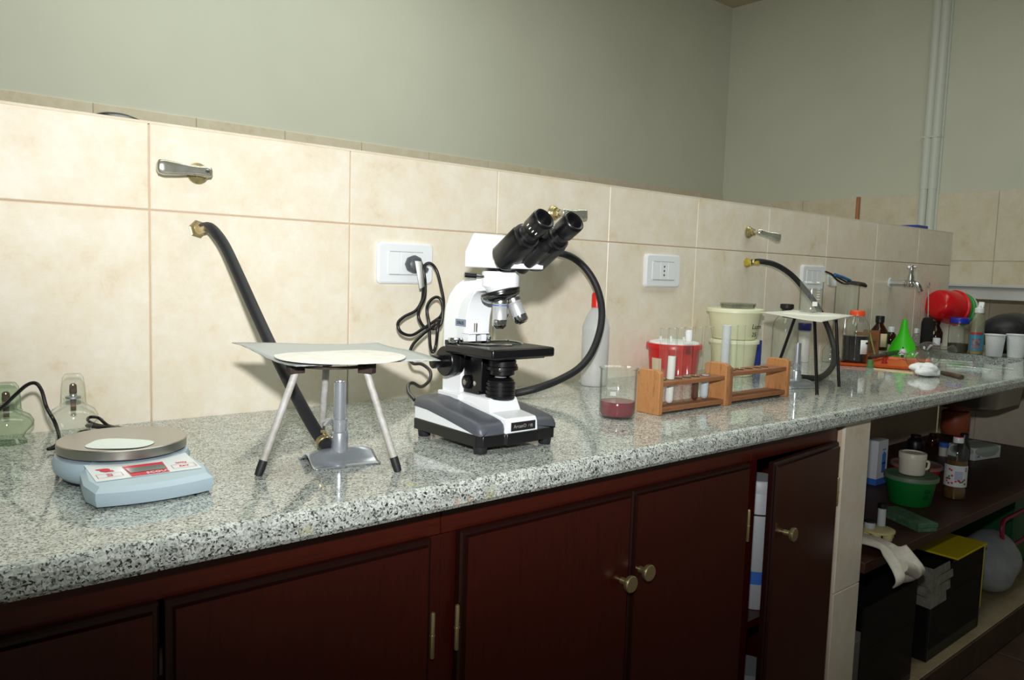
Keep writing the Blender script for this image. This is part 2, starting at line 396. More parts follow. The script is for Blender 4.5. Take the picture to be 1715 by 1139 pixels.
MB().lathe([(.03,0),(.03,-.02),(.045,-.022),(.05,-.03),(.05,-.10),(.04,-.115),(.0,-.118)], 22, ((SX0+SX1)/2-.03, (SY0+SY1)/2, -.186)).build('sink_trap', MATS['brown_pvc'], ct)
# twin bench on the far side of the partition
bt = thing('far_bench', 'granite worktop on the far side of the low partition, hidden behind it', 'countertop', (0,0,0))
MB().box(-1.5, XE, .123, .72, -.034, 0).build('slab', MATS['granite'], bt, bevel=.002)
MB().box(-1.4, XE-.06, .16, .68, FLOOR, -.034).build('base', MATS['mahogany_v'], bt)

# ================================================================== cabinets
CAB = -.575; DT = -.085; CB = -.86
def cabinet(name, label, x0, x1, stile, doors, left_stile=0.):
    t = thing(name, label, 'cabinet', ((x0+x1)/2, CAB, FLOOR)); ox, oy, oz = (x0+x1)/2, CAB, FLOOR
    def B(n, m, a, b, c, d, e, f, par=t, bev=0, **k): return MB().box(a-ox, b-ox, c-oy, d-oy, e-oz, f-oz).build(n, MATS[m], par, bevel=bev, **k)
    B('top_rail', 'mahogany_h', x0+.0005, x1-.0005, CAB, CAB+.022, DT, -.0345, bev=.0015)
    B('bottom_rail', 'mahogany_h', x0+.0005, x1-.0005, CAB, CAB+.022, FLOOR+.001, CB)
    for a, b in stile: B('stile', 'mahogany_v', a, b, CAB, CAB+.022, CB, DT)
    B('side_panel', 'mahogany_v', x0+.001, x0+.017, CAB+.022, -.0005, FLOOR+.001, -.035)
    B('side_panel', 'mahogany_v', x1-.017, x1-.001, CAB+.022, -.0005, FLOOR+.001, -.035)
    B('cabinet_bottom', 'mahogany_h', x0+.017, x1-.017, CAB+.022, -.001, CB-.02, CB)
    B('inner_shelf', 'mahogany_h', x0+.017, x1-.017, CAB+.05, -.001, -.49, -.472)
    for d in doors:
        a, b, ang, hinge, knob, hz = d
        hx = a if hinge == 'l' else b
        dr = bpy.data.objects.new('door', None)
        w, h = b-a, DT-CB+.004
        zc = (DT+CB)/2
        mb = MB(); yb, e = -.004, .007
        def R(i, y): return [(p, y, q) for p, q in ((a+i-hx, -h/2+i), (b-i-hx, -h/2+i), (b-i-hx, h/2-i), (a+i-hx, h/2-i))]
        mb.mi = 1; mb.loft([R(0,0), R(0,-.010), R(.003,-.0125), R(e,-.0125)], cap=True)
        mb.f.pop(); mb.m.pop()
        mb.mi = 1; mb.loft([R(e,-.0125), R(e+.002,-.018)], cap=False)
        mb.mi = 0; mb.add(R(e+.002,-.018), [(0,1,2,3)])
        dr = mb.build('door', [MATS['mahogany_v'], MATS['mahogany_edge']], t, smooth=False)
        dr.location = (hx-ox, CAB-.0005-oy, zc-oz); dr.rotation_euler = (0,0,ang)
        if knob is not None:
            kx, kz = knob
            MB().lathe([(.006,0),(.006,.012),(.0135,.016),(.0145,.019),(.0145,.023),(.013,.0245),(.0,.0245)], 24, (kx-hx, -.018, kz-zc), (0,-1,0)).build('knob', MATS['gold_brass'], dr)
        s = 1 if hinge == 'l' else -1
        for zz in ([hz, CB+.11] if hz else []):
            hb = MB()
            hb.lathe([(0,-.034),(.003,-.033),(.0036,-.031),(.0036,-.001),(.0044,-.001),(.0044,.001),(.0036,.001),(.0036,.031),(.003,.033),(0,.035)], 12, (-s*.004, -.013, zz-zc))
            hb.build('hinge', MATS['gold_brass'], dr)
    return t
XL = OY(268, 1015, CAB).x
cabinet('base_cabinet', 'dark red wooden base cabinet at the far left, under the weighing scale', -.62, .2225,
        [(-.62,-.575), (.198,.2222)], [(-.575, XL-.004, 0, 'l', None, None), (XL+.002, .1985, 0, 'r', None, -.222)])
cabinet('base_cabinet', 'dark red wooden cabinet with two closed doors and paired brass knobs', .2225, .988,
        [(.2225,.2485), (.966,.9875)], [(.2485, .6115, 0, 'l', (.588,-.233), -.222), (.6135, .9675, 0, 'r', (.634,-.224), -.212)])
cabinet('base_cabinet', 'dark red wooden cabinet with its single door standing ajar beside tiled pillar', .988, 1.345,
        [(.988,1.012), (1.325,1.3445)], [(1.008, 1.328, math.radians(5), 'r', (1.058,-.235), -.20)])
# tiled pillar and plinth, under-bench wall
px0, px1 = 1.347, 1.475
tp = thing('tiled_pillar', 'beige tiled pillar holding the worktop beside the open shelf', 'pillar', ((px0+px1)/2, -.59, FLOOR))
o_ = tp.location
MB().box(px0-o_.x+.002, px1-o_.x-.002, .006, .585, .001, .92-.0345).build('core', MATS['grout'], tp, smooth=False)
tiles(tp, [(px0-o_.x, px1-o_.x, -.45-FLOOR, -.036-FLOOR), (px0-o_.x, px1-o_.x, .003, -.45-FLOOR)], 'y', .006, MATS['tile'], .006, .002)
tile_mat('plinth_tile', (158,144,118), (146,130,104), (128,110,84))
pl = struct(MB().box(px1, XE+.1, -.605, -.001, FLOOR, -.822).build('trim_2', MATS['grout'], smooth=False))
tiles(pl, [(px1+.385*i, min(px1+.385*(i+1), XE), -.605+.2*j, -.605+.2*(j+1)) for i in range(6) for j in range(3)], 'z', -.822, MATS['plinth_tile'], .005)
tiles(pl, [(px1+.385*i, min(px1+.385*(i+1), XE), FLOOR+.002, -.818) for i in range(6)], 'y', -.605, MATS['floor_tile'], .005)
wu = struct(MB().box(XE, XE+.1, -.60, -.001, FLOOR, -.035).build('wall_under_bench', MATS['grout'], smooth=False))
uy = OX(1632, 720, XE).y; uz = OX(1660, 742, XE).z
tiles(wu, [(max(-.598, uy+TW*i), min(uy+TW*(i+1), -.002), max(uz+TW*j, -.815), min(uz+TW*(j+1), -.036)) for i in range(-2, 1) for j in range(-2, 1)], 'x', XE, MATS['tile_far'], .006)
us = thing('under_shelf', 'dark brown wooden shelf board under the worktop', 'shelf', (px1, -.6, -.40))
MB().box(.001, XE-px1-.008, 0, .598, -.028, 0).build('board', MATS['shelf_wood'], us, bevel=.002)
# ================================================================== weighing scale (faces the front of the bench, -y)
S0 = Vector((-.129, -.338, 0)); PR = .078
sc = thing('weighing_scale', 'pale blue electronic weighing scale with round steel pan and red display', 'scale', S0)
PZ = .0485
MB().lathe([(PR*.92,.004),(PR*1.03,.012),(PR*1.06,.024),(PR*1.02,.031),(PR*.9,.034),(0,.034)], 48).build('housing', MATS['plastic_blue'], sc)
MB().lathe([(PR*.9,0),(PR*.9,.0045)], 32).build('base_pad', MATS['black_rubber'], sc)
MB().lathe([(PR*.93,.0335),(PR*.93,.0365)], 40).build('pan_gap', MATS['black_plastic'], sc)
MB().lathe([(PR*.97,.0355),(PR,.037),(PR,PZ-.001),(PR-.001,PZ),(0,PZ)], 64).build('pan', MATS['steel'], sc, ang=30)
# control wedge in front of the pan: sides flare, front edge curves
def wedge(z0, z1, ins, zb):
    "outline of the wedge; ins pulls the edge in, height runs from z1 at the front to zb at the back"
    L = []
    for k in range(9):
        t = k/8; x = -.066+ins+(.132-2*ins)*t; L.append((x, -.150-.010*(1-(2*t-1)**2)+ins))
    out = [(x, y) for x, y in L] + [(.0715-ins, -.118), (.067-ins, -.078), (.052-ins, -.048), (-.052+ins, -.048), (-.067+ins, -.078), (-.0715+ins, -.118)]
    return [(x, y, z1+(zb-z1)*((y+.16)/.112)) for x, y in out]
w0 = [(p[0], p[1], .003) for p in wedge(0, .003, .002, .003)]
MB().loft([w0, wedge(0,.012,0,.013), wedge(0,.0185,.0,.029), wedge(0,.0235,.006,.0345)]).build('control_panel', MATS['plastic_blue'], sc, ang=30)
def on_panel(x, y, d=.0004): return (x, y, .0235+(.0345-.0235)*((y+.16)/.112)+d)
def patch(pts, name, m, d): MB().add([on_panel(x, y, d) for x, y in pts], [tuple(range(len(pts)))]).build(name, MATS[m], sc, smooth=False)
def arc_y(x): return -.062-.030*(1-(x/.062)**2)*0.55      # label's upper edge follows the pan
xs = [-.060+.012*k for k in range(11)]
patch([(-.060,-.128),(.060,-.128)]+[(x, max(arc_y(x), -.095)) for x in reversed(xs)], 'label_plate', 'panel_white', .0006)
patch([(-.021,-.126),(.022,-.126),(.024,-.088),(-.023,-.088)], 'display_frame', 'red_print', .0011)
patch([(-.020,-.115),(.0215,-.115),(.022,-.098),(-.0215,-.098)], 'display_screen', 'lcd', .0016)
xd = Vector((1,0,0)); yd = Vector((0,1,.098))
text('SCOUT', .0085, MATS['panel_white'], sc, on_panel(-.004,-.1245,.0016), xd, yd)
# maker's mark: red ball between two wedges, framed key areas
mk = MB(); n = 20
mk.add([on_panel(-.043+.0058*math.cos(2*math.pi*k/n), -.093+.0058*math.sin(2*math.pi*k/n), .0013) for k in range(n)], [tuple(range(n))])
mk.add([on_panel(-.053,-.087,.0012), on_panel(-.040,-.087,.0012), on_panel(-.050,-.091,.0012)], [(0,1,2)])
mk.add([on_panel(-.046,-.1,.0012), on_panel(-.034,-.1,.0012), on_panel(-.036,-.095,.0012)], [(0,1,2)])
mk.build('maker_mark', MATS['red_print'], sc, smooth=False)
for cx in (-.042, .043):
    fr = MB()
    for a, b, c, d in ((-.014,.014,-.0065,-.006),(-.014,.014,.0060,.0065),(-.014,-.0135,-.0065,.0065),(.0135,.014,-.0065,.0065)):
        fr.add([on_panel(cx+a,-.112+c,.0012), on_panel(cx+b,-.112+c,.0012), on_panel(cx+b,-.112+d,.0012), on_panel(cx+a,-.112+d,.0012)], [(0,1,2,3)])
    fr.build('key_frame', MATS['red_print'], sc, smooth=False)
text('On\nOff', .0048, MATS['red_print'], sc, on_panel(-.042,-.1105,.0012), xd, yd, align='CENTER')
text('Zero', .0055, MATS['red_print'], sc, on_panel(.043,-.1135,.0012), xd, yd, align='CENTER')
text('2000g', .0055, MATS['red_print'], sc, on_panel(.043,-.101,.0012), xd, yd, align='CENTER')
# the cord: out to the left edge and a folded bundle behind the pan
def rel(P, T): return Vector(P)-T.location
cp = [OY(-30,706,-.10), OY(0,685,-.115), OY(25,662,-.13), OY(45,645,-.14), OY(60,642,-.15), OY(70,655,-.16), OY(78,682,-.17), OY(92,708,-.18), OZ(99,735,.007), OZ(92,747,.006), OZ(81,752,.0055), OZ(95,750,.0055), OZ(110,747,.006), OZ(120,746,.01)]
MB().tube([rel(p, sc) for p in cp], .0027, 8, smooth=6).build('power_cord', MATS['cord_black'], sc)
bp = [OZ(127,732,.006), OZ(140,722,.006), OZ(170,724,.007), OZ(210,722,.012), OZ(200,716,.02), OZ(165,712,.018), OZ(148,705,.02), OY(150,699,-.17), OY(165,700,-.17), OY(180,712,-.18), OZ(200,718,.012), OZ(165,727,.008), OZ(135,723,.008), OZ(128,735,.007), OZ(150,731,.007), OZ(190,726,.006), OZ(215,722,.01), OZ(180,718,.014), OZ(145,713,.014), OZ(185,716,.02), OZ(215,720,.015)]
MB().tube([rel(p, sc) for p in bp], .0024, 8, smooth=6).build('cord_bundle', MATS['cord_black'], sc)
# paper on the pan
pb = MB(); pts = []
c0 = OZ(200, 744, PZ)
for k in range(28):
    t = 2*math.pi*k/28; r = 1+.05*math.sin(3*t+1)
    e = 1/((abs(math.cos(t))**3+abs(math.sin(t))**3)**(1/3))
    p = RT*math.cos(t)*.0385*e*r; p = Vector((p.x, p.y, 0)) + Vector((FW.x, FW.y, 0)).normalized()*math.sin(t)*.029*e*r
    lift = .0006+.0006*max(0, -math.sin(t-.5))**3
    pts.append((p.x, p.y, lift))
pb.add([(0,0,.0006)]+pts, [(0, 1+k, 1+(k+1)%28) for k in range(28)])
tag(pb.build('weighing_paper', MATS['paper'], solid=.0003, loc=c0, smooth=False), 'white rounded slip of weighing paper on the steel pan', 'paper')

# ================================================================== two glass spirit lamps by the wall
def spirit_lamp(label, P, k, glassm, capw, H):
    t = thing('spirit_lamp', label, 'spirit lamp', P, 0, None); q = H/.128
    def S(pr): return [(r, h*q) for r, h in pr]
    MB().lathe(S([(.030*k,0),(.031*k,.003),(.026*k,.012),(.030*k,.022),(.041*k,.036),(.042*k,.046),(.036*k,.058),(.022*k,.067),(.016*k,.071),(.016*k,.078),(.018*k,.080)]), 32, cap1=False).build('glass_body', MATS[glassm], t)
    MB().lathe(S([(.0135*k,.079),(.0135*k,.083),(.006*k,.084),(.006*k,.088)]), 16).build('wick_holder', MATS['dull_steel'], t)
    MB().lathe(S([(.0045*k,.055),(.005*k,.085),(.0065*k,.092),(.006*k,.105),(.003*k,.108)]), 12).build('wick', MATS['wick'], t)
    MB().lathe([(capw+.002,.068*q),(capw,.071*q),(capw-.001,.10*q),(capw-.003,H-.007),(capw-.007,H-.001),(0,H)], 28, cap0=False).build('glass_cap', MATS[glassm], t)
    return t
mottled('wick', (70,52,40), (110,90,70), 90, .95)
u = Up(12, 749, 78)
spirit_lamp('squat greenish glass spirit lamp with a glass cap, cut off by the left edge', u.P, u.r/.041, 'green_glass', u.w(44), u.h(640))
u = Up(124, 741, 72)
spirit_lamp('clear glass spirit lamp with tall glass cap behind the scale', u.P, u.r/.041, 'clear_glass', u.w(38), u.h(625))

# ================================================================== gas fittings on the wall
def valve(label, P, lever, seglen, standoff=.045, tilt=0):
    t = thing('gas_valve', label, 'gas valve', P, 0)
    MB().lathe([(.019,0),(.0185,.003),(.015,.006),(.015,.009),(.0125,.011),(.0125,.014)], 28, (0,-.0005,0), (0,-1,0)).build('flange', MATS['gold_brass'], t)
    MB().lathe([(.011,.013),(.011,.022),(.008,.024)], 6, (0,-.0005,0), (0,-1,0)).build('hex_nut', MATS['gold_brass'], t, smooth=False)
    MB().cyl((0,-.02,0), (0,-standoff-.003,0), .006).build('stem', MATS['aged_chrome'], t)
    d = Vector(lever).normalized(); n = Vector((0,-1,0)); n = (n-d*n.dot(d)).normalized(); w = d.cross(n)
    rings = []
    for s_, hw, ht in ((-.010,.004,.003),(-.008,.008,.005),(0,.0095,.006),(.012,.008,.005),(.03,.0085,.005),(.6*seglen,.0115,.006),(.85*seglen,.0135,.0065),(.96*seglen,.0115,.006),(seglen,.005,.003)):
        c = Vector((0,-standoff,0))+d*s_
        rings.append([c+w*hw*a+n*ht*b for a, b in rrect(2,2,.7,3)])
    h = MB().loft(rings).build('lever', MATS['aged_chrome'], t, ang=50)
    MB().lathe([(.0042,0),(.0042,.002),(.003,.0035),(0,.004)], 12, Vector((0,-standoff,0))+n*.004, n).build('screw', MATS['chrome'], h)
    return t
def nipple(name, label, P, d=(0,-1,0), m='gold_brass'):
    t = thing(name, label, 'gas outlet', P)
    MB().lathe([(.0165,0),(.0165,.002),(.0135,.003),(.0135,.010),(.011,.012)], 6, (0,-.0005,0), (0,-1,0)).build('hex_flange', MATS[m], t, smooth=False)
    MB().lathe([(.010,.01),(.0095,.02),(.008,.022),(.0065,.03),(.0065,.045)], 18, (0,-.0005,0), (0,-1,0)).build('spout', MATS[m], t)
    return t
P = OY(331, 291); valve('brass gas valve with lever turned left, on the wall above the weighing scale', P, OY(262,274,-.05)-OY(345,284,-.05), .082)
P = OY(926, 357); valve('brass gas valve with lever turned right, behind the microscope eyepieces', P, OY(978,357,-.06)-OY(940,353,-.05), .066)
P = OY(1253, 389); valve('brass gas valve with lever turned right, beyond the second wall socket', P, OY(1291,393,-.075)-OY(1268,386,-.05), .07)
def hose(label, pts, r, end_clamp=True, clamp0=True):
    t = thing('rubber_hose', label, 'hose', pts[0])
    L = [p-pts[0] for p in pts]
    MB().tube(L, r, 14, smooth=8).build('tube', MATS['black_rubber'], t)
    if clamp0:
        d = (L[1]-L[0]).normalized(); MB().lathe([(r+.0012,.003),(r+.0016,.004),(r+.0016,.009),(r+.0012,.010)], 16, L[0], d).build('clamp', MATS['gold_brass'], t)
    if end_clamp:
        d = (L[-2]-L[-1]).normalized(); mb = MB(); mb.lathe([(r+.0012,.008),(r+.0022,.009),(r+.0022,.015),(r+.0012,.016)], 16, L[-1], d)
        u_ = Vector((0,0,1)); mb.cyl(L[-1]+d*.012+u_*(r+.001), L[-1]+d*.012+u_*(r+.007), .0018, seg=8); mb.cyl(L[-1]+d*.012+u_*(r+.005)-_rt*.004, L[-1]+d*.012+u_*(r+.005)+_rt*.004, .0022, seg=8)
        mb.build('clamp', MATS['gold_brass'], t)
    return t
nipple('gas_outlet', 'brass hexagonal gas outlet on the wall under the left valve', OY(331, 384))
B1 = Vector((.140, -.430, 0))
hose('black rubber gas hose hanging from the left wall outlet to the burner under the gauze', [OY(337,383,-.012), OY(350,381,-.045), OY(362,391,-.07), OY(378,415,-.095), OY(402,466,-.145), OY(430,528,-.20), OY(462,596,-.265), OY(497,665,-.335), OY(526,717,-.39), OY(548,748,-.428)], .0093)
nipple('gas_outlet', 'brass gas outlet on the wall hidden behind the microscope head', OY(915, 424))
hose('black rubber gas hose arching out from behind the microscope head down to the worktop', [OY(915,424,-.02), OY(938,424,-.05), OY(963,434,-.07), OY(985,455,-.09), OY(1001,485,-.11), OY(1008,520,-.13), OY(1004,556,-.15), OY(990,592,-.16), OY(968,618,-.17), OY(935,637,-.168), OY(900,650,-.16), OY(872,657,-.14), OZ(850,661,.0092)], .0086, end_clamp=False)

mat('yellowed', (196,176,70), .5, .3)
nipple('gas_outlet', 'yellowed gas outlet on the wall behind the tubs', OY(1250, 440), m='yellowed')
B2 = OZ(1333, 646); B2 = Vector((1.53, -.355, 0))
hose('black rubber gas hose curving from the far wall outlet around to the burner', [OY(1258,439,-.02), OY(1275,438,-.045), OY(1300,444,-.07), OY(1325,460,-.09), OY(1348,485,-.12), OY(1368,512,-.15), OY(1385,545,-.18), OY(1396,580,-.22), OY(1397,605,-.26), OY(1388,622,-.295), OY(1370,633,-.33), B2+Vector((.035,.012,.021)), B2+Vector((.014,.006,.02))], .0086)

# ================================================================== burners
def burner(label, P, rz):
    t = thing('gas_burner', label, 'gas burner', P, rz)
    # folded sheet base: raised ridge, drooping front and back lips
    def fn(u_, v_):
        x = (u_-.5)*.098; y = (v_-.5)*.078
        z = .0165*math.exp(-((y)/.020)**2)*(1-.35*(2*u_-1)**4) + .002 + .0015*math.cos(abs(2*v_-1)*3)
        if abs(2*v_-1) > .93: z = .0012
        return (x, y, z)
    MB().grid(fn, 22, 22).build('base', MATS['zinc'], t, solid=.0016, ang=80)
    MB().lathe([(.0125,.012),(.0128,.016),(.0125,.022),(.0125,.042),(.0118,.044),(.0105,.045),(.0105,.058),(.0112,.060),(.0112,.063),(.009,.064)], 28).build('collar', MATS['zinc'], t)
    MB().lathe([(.0088,.06),(.0088,.117),(.0075,.118),(.0072,.117),(.0072,.09)], 24, cap1=False).build('barrel', MATS['zinc'], t)
    c, s = math.cos(-rz), math.sin(-rz)
    return t
def inlet(t, d, L=.026):
    MB().cyl((0,0,.021), Vector((0,0,.021))+Vector(d).normalized()*L, .0055, seg=14).build('gas_inlet', MATS['zinc'], t)
def wing(t, d):
    d = Vector(d).normalized(); w = d.cross(Vector((0,0,1))); mb = MB()
    mb.cyl((0,0,.05), Vector((0,0,.052))+d*.02, .0022, seg=10)
    mb.lathe([(0,-.0012),(.008,-.001),(.010,0),(.008,.001),(0,.0012)], 20, Vector((0,0,.055))+d*.028, (Vector((0,0,.8))-w*.6))
    mb.build('valve_wing', MATS['zinc'], t)
b1 = burner('zinc gas burner with upright barrel standing under the wire gauze', B1, math.radians(-8))
inlet(b1, (-.6, .55, 0)); wing(b1, (-.3, 1, 0))
b2 = burner('zinc gas burner under the far black tripod', B2, math.radians(-20))
inlet(b2, (.9, .7, 0))

# ================================================================== near tripod and gauze
TF = [Vector((.012,-.444,0)), Vector((.18,-.528,0)), Vector((.161,-.328,0))]
RC = Vector((.122,-.438,.146)); RR = .052
t = thing('tripod_stand', 'low grey steel tripod with black rubber feet, in front of the outlet', 'tripod', (RC.x, RC.y, 0)); T0 = t.location
mottled('leg_steel', (186,188,186), (160,154,146), 60, .6, .1)
mottled('burnt_iron', (44,36,34), (70,58,52), 70, .7, .4)
mb = MB(); n = 40; rings = []
for k in range(n+1):
    a = 2*math.pi*k/n; c = Vector((math.cos(a), math.sin(a), 0))
    rings.append([Vector((0,0,RC.z))+c*(RR+dx)+Vector((0,0,dz)) for dx, dz in ((-.005,-.0015),(.005,-.0015),(.005,.0015),(-.005,.0015))])
mb.loft(rings, cap=False).build('ring', MATS['burnt_iron'], t)
for f in TF:
    d = Vector((f.x-RC.x, f.y-RC.y, 0)).normalized(); top = Vector((0,0,RC.z-.004))+d*(RR+.002); ft = f-T0
    ax = (ft-top)
    MB().obox(top+Vector((0,0,.002))+d*.002, .022, .014, .016, Matrix.Rotation(math.atan2(d.y, d.x), 3, 'Z')).build('lug', MATS['burnt_iron'], t, bevel=.001)
    l = MB().cyl(top, top+ax*.93, .0052, seg=14).build('leg', MATS['leg_steel'], t)
    a_ = ax.normalized(); MB().lathe([(.0058,0),(.006,.012),(.0052,.021),(.0,.0225)], 14, ft-a_*.0215, a_).build('rubber_foot', MATS['black_rubber'], l)
def gauze(label, corners, disc_c, disc_r, warp, mesh_m, disc_m, thick=.003):
    O = (corners[0]+corners[1]+corners[2]+corners[3])/4
    t = thing('wire_gauze', label, 'wire gauze', O)
    L, F_, R_, B_ = [c-O for c in corners]
    def S(u_, v_):
        p = (L*(1-u_)+F_*u_)*(1-v_) + (B_*(1-u_)+R_*u_)*v_
        e = max(abs(2*u_-1), abs(2*v_-1))
        return p+Vector((0,0, warp*(math.sin(5*u_+1)*math.cos(4*v_)) * e**3))
    MB().grid(S, 16, 16).build('mesh_sheet', MATS[mesh_m], t, solid=.001, ang=80)
    dc = disc_c-O; mb = MB(); n = 40
    prof = [(0,.0016),(disc_r*.86,.0012),(disc_r,.0002),(disc_r,-.0010)]
    mb.lathe(prof, n, dc, (0,0,1), cap1=True); mb.build('ceramic_disc', MATS[disc_m], t)
    return t
def wire_mat():
    m = mat('wire_mesh', (190,196,196), .5, .35); nt, N, L, b = nodes(m)
    v = coords(nt); w = N.new('ShaderNodeTexChecker'); w.inputs['Scale'].default_value = 620; w.inputs[1].default_value = (*srgb(206,212,210),1); w.inputs[2].default_value = (*srgb(136,142,142),1)
    mp = N.new('ShaderNodeMapping'); mp.inputs['Rotation'].default_value = (0,0,.78); L.new(v, mp.inputs[0]); mp.inputs['Scale'].default_value = (1,1,.0)
    L.new(mp.outputs[0], w.inputs[0]); L.new(w.outputs[0], b.inputs['Base Color']); return m
wire_mat(); mottled('ceramic', (238,237,232), (224,220,210), 40, .9)
GZ = RC.z+.0035
gauze('square wire gauze with chalky white centre lying on the near tripod', [OZ(388,578,GZ+.013), OZ(497,612,GZ+.003), OZ(738,605,GZ+.002), OZ(633,572,GZ+.012)], Vector((RC.x+.012, RC.y-.005, GZ+.0075)), .092, .0040, 'wire_mesh', 'ceramic')

# ================================================================== wall sockets
def wall_plate(label, x0, x1, z0, z1, holes=None):
    t = thing('wall_socket', label, 'socket', ((x0+x1)/2, 0, (z0+z1)/2)); w, h = x1-x0, z1-z0
    mb = MB(); r = [(a, 0, b) for a, b in rrect(w, h, .010)]; r1 = [(a, -.007, b) for a, b in rrect(w, h, .010)]; r2 = [(a, -.0105, b) for a, b in rrect(w-.008, h-.008, .008)]
    mb.loft([r, r1, r2]).build('cover_plate', MATS['white_plastic'], t, ang=25)
    mw = w*.68/3
    for k in range(3):
        m_ = MB().box(-w*.34+k*mw+.0004, -w*.34+(k+1)*mw-.0004, -.0122, -.010, -h*.27, h*.27).build('module', MATS['white_plastic'], t, bevel=.0008)
        if holes == k or holes == 'all' and k == 1:
            cx = -w*.34+(k+.5)*mw
            for dz in (-.012, 0, .012): MB().cyl((cx, -.0120, dz), (cx, -.0126, dz), .0028, seg=12).build('pin_hole', MATS['black_plastic'], m_)
    MB().box(-w*.30, w*.30, -.0112, -.010, h*.272, h*.285).build('groove', MATS['grey_print'], t)
    MB().box(-w*.30, w*.30, -.0112, -.010, -h*.285, -h*.272).build('groove', MATS['grey_print'], t)
    return t
wall_plate('white wall socket plate with a grey plug in it, left of the microscope', .446, .586, .250, .338)
wall_plate('white wall socket plate with empty outlets, above the test tube rack', 1.305, 1.458, .252, .345, 1)
a, b = OY(1341,445), OY(1378,474)
wall_plate('white wall socket plate behind the beaker on the far tripod', a.x, a.x+.155, .252, .338)

# ================================================================== plug and looping cord of the microscope
pg = OY(690, 443, -.012)
t = thing('power_cord', 'black power cord looping from a grey plug down to the microscope base', 'power cord', pg); T0 = t.location.copy()
mat('plug_grey', (74,80,86), .4)
mb = MB(); mb.lathe([(.017,0),(.0195,.006),(.0195,.016),(.016,.022),(.013,.024)], 8, (0,0,0), (-.15,-1,.05)); mb.build('plug', MATS['plug_grey'], t, bevel=.0015)
MB().cyl((.008,-.014,-.001), (.026,-.022,-.012), .008, .005, seg=14).build('cable_sleeve', MATS['plug_grey'], t)
def q(X, Y, d): return OY(640+X/4.381, 420+Y/4.381, d)-T0
path = [(262,115,-.04),(278,170,-.045),(295,240,-.045),(300,300,-.05),(290,370,-.055),(245,440,-.06),(160,485,-.07),(115,535,-.075),(140,598,-.08),(215,620,-.08),(300,572,-.08),(390,512,-.085),(435,470,-.08),(452,380,-.07),(432,265,-.06),(402,150,-.05),(360,95,-.045),(320,100,-.04),(306,140,-.04),(316,230,-.045),(312,340,-.06),(272,430,-.065),(268,490,-.07),(310,560,-.075),(385,572,-.085),(430,535,-.09),(445,450,-.09),(437,370,-.085),(400,340,-.08),(352,368,-.08),(328,430,-.085),(345,540,-.09),(352,690,-.10),(372,745,-.11),(395,690,-.11),(405,590,-.115),(415,510,-.11),(385,545,-.105),(300,612,-.105),(225,690,-.11),(200,770,-.12),(225,826,-.14),(290,832,-.17),(350,880,-.20),(350,945,-.225),(290,998,-.25),(228,972,-.27),(192,985,-.28),(195,1040,-.30),(238,1095,-.325)]
MB().tube([q(*p) for p in path], .0033, 10, smooth=6).build('cable', MATS['cord_black'], t)
def qp(px, py, d): return OY(px, py, d)-T0
tg = MB(); A = [qp(695,437,-.058), qp(706,438,-.05), qp(711,480,-.056), qp(703,484,-.064)]
tg.add(A, [(0,1,2,3)]); tg.build('paper_tag', MATS['paper_white'], t, solid=.0006)
# ================================================================== microscope (faces the front of the bench, -y)
MX, MY = .412, -.43
ms = thing('microscope', 'white and black binocular microscope with silver lenses and black stage', 'microscope', (MX, MY, 0))
W, G, K, CR = MATS['white_enamel'], MATS['grey_enamel'], MATS['black_satin'], MATS['chrome']
def OXm(px, py, x): P = OX(px, py, x); return P-Vector((MX, MY, 0))
# base plate and feet
mb = MB(); outline = [(-.082,.094),(-.082,-.080),(-.074,-.0895),(-.034,-.0905),(-.030,-.095),(.036,-.095),(.040,-.0905),(.074,-.0895),(.082,-.080),(.082,.094)]
mb.prism(outline, .012, .030, 'z').build('base_plate', K, ms, bevel=.001)
for x, y in ((-.068,-.074),(.068,-.074),(-.068,.082),(.068,.082)):
    MB().lathe([(.0095,0),(.0105,.002),(.0115,.0125)], 20, (x,y,0)).build('foot', MATS['black_rubber'], ms)
# white skirt and spine
MB().prism([(-.084,.0302),(.093,.0302),(.093,.052),(.06,.052),(-.078,.033)], -.0815, .0815, 'x').build('base_body', W, ms, bevel=.0015)
sp = MB()
def ringx(y, z, hw, z0=.030): return [(-hw,y,z0),(hw,y,z0),(hw*.94,y,z),(-hw*.94,y,z)]
sp.loft([ringx(-.0945,.046,.034), ringx(-.090,.0535,.034), ringx(-.052,.058,.034), ringx(.0,.068,.034), ringx(.094,.068,.036)]).build('base_spine', W, ms, bevel=.002)
sp = MB(); zt = .083
def rect(x0,x1,y0,y1,z): return [(x0,y0,z),(x1,y0,z),(x1,y1,z),(x0,y1,z)]
sp.loft([rect(-.033,.033,-.054,.09,.055), rect(-.029,.029,-.046,.086,zt-.006), rect(-.027,.027,-.042,.084,zt-.004)]).build('lamp_housing', W, ms, bevel=.0025)
MB().box(-.036,.036,.030,.092,.066,.076).build('arm_foot', W, ms, bevel=.002)
# grey side covers: high at the back, sloping to rounded noses
for s in (-1, 1):
    cv = MB(); R_ = []
    for y, zb, ztop in ((.093,.0515,.066),(.090,.0515,.068),(.055,.0505,.068),(.0,.0435,.060),(-.06,.034,.0525),(-.078,.0305,.049),(-.086,.0302,.044),(-.0895,.0302,.037)):
        ins = 0 if y > -.08 else (.002 if y > -.088 else .006)
        xo, xi = .0825-ins, .032
        pts = [(xo,zb),(xo,ztop-.009),(xo-.003,ztop-.003),(xo-.010,ztop),(xi+.004,ztop+.0015),(xi,ztop+.0005),(xi,zb)]
        R_.append([(s*a, y, b) for a, b in pts])
    cv.loft(R_).build('side_cover', G, ms, ang=50)
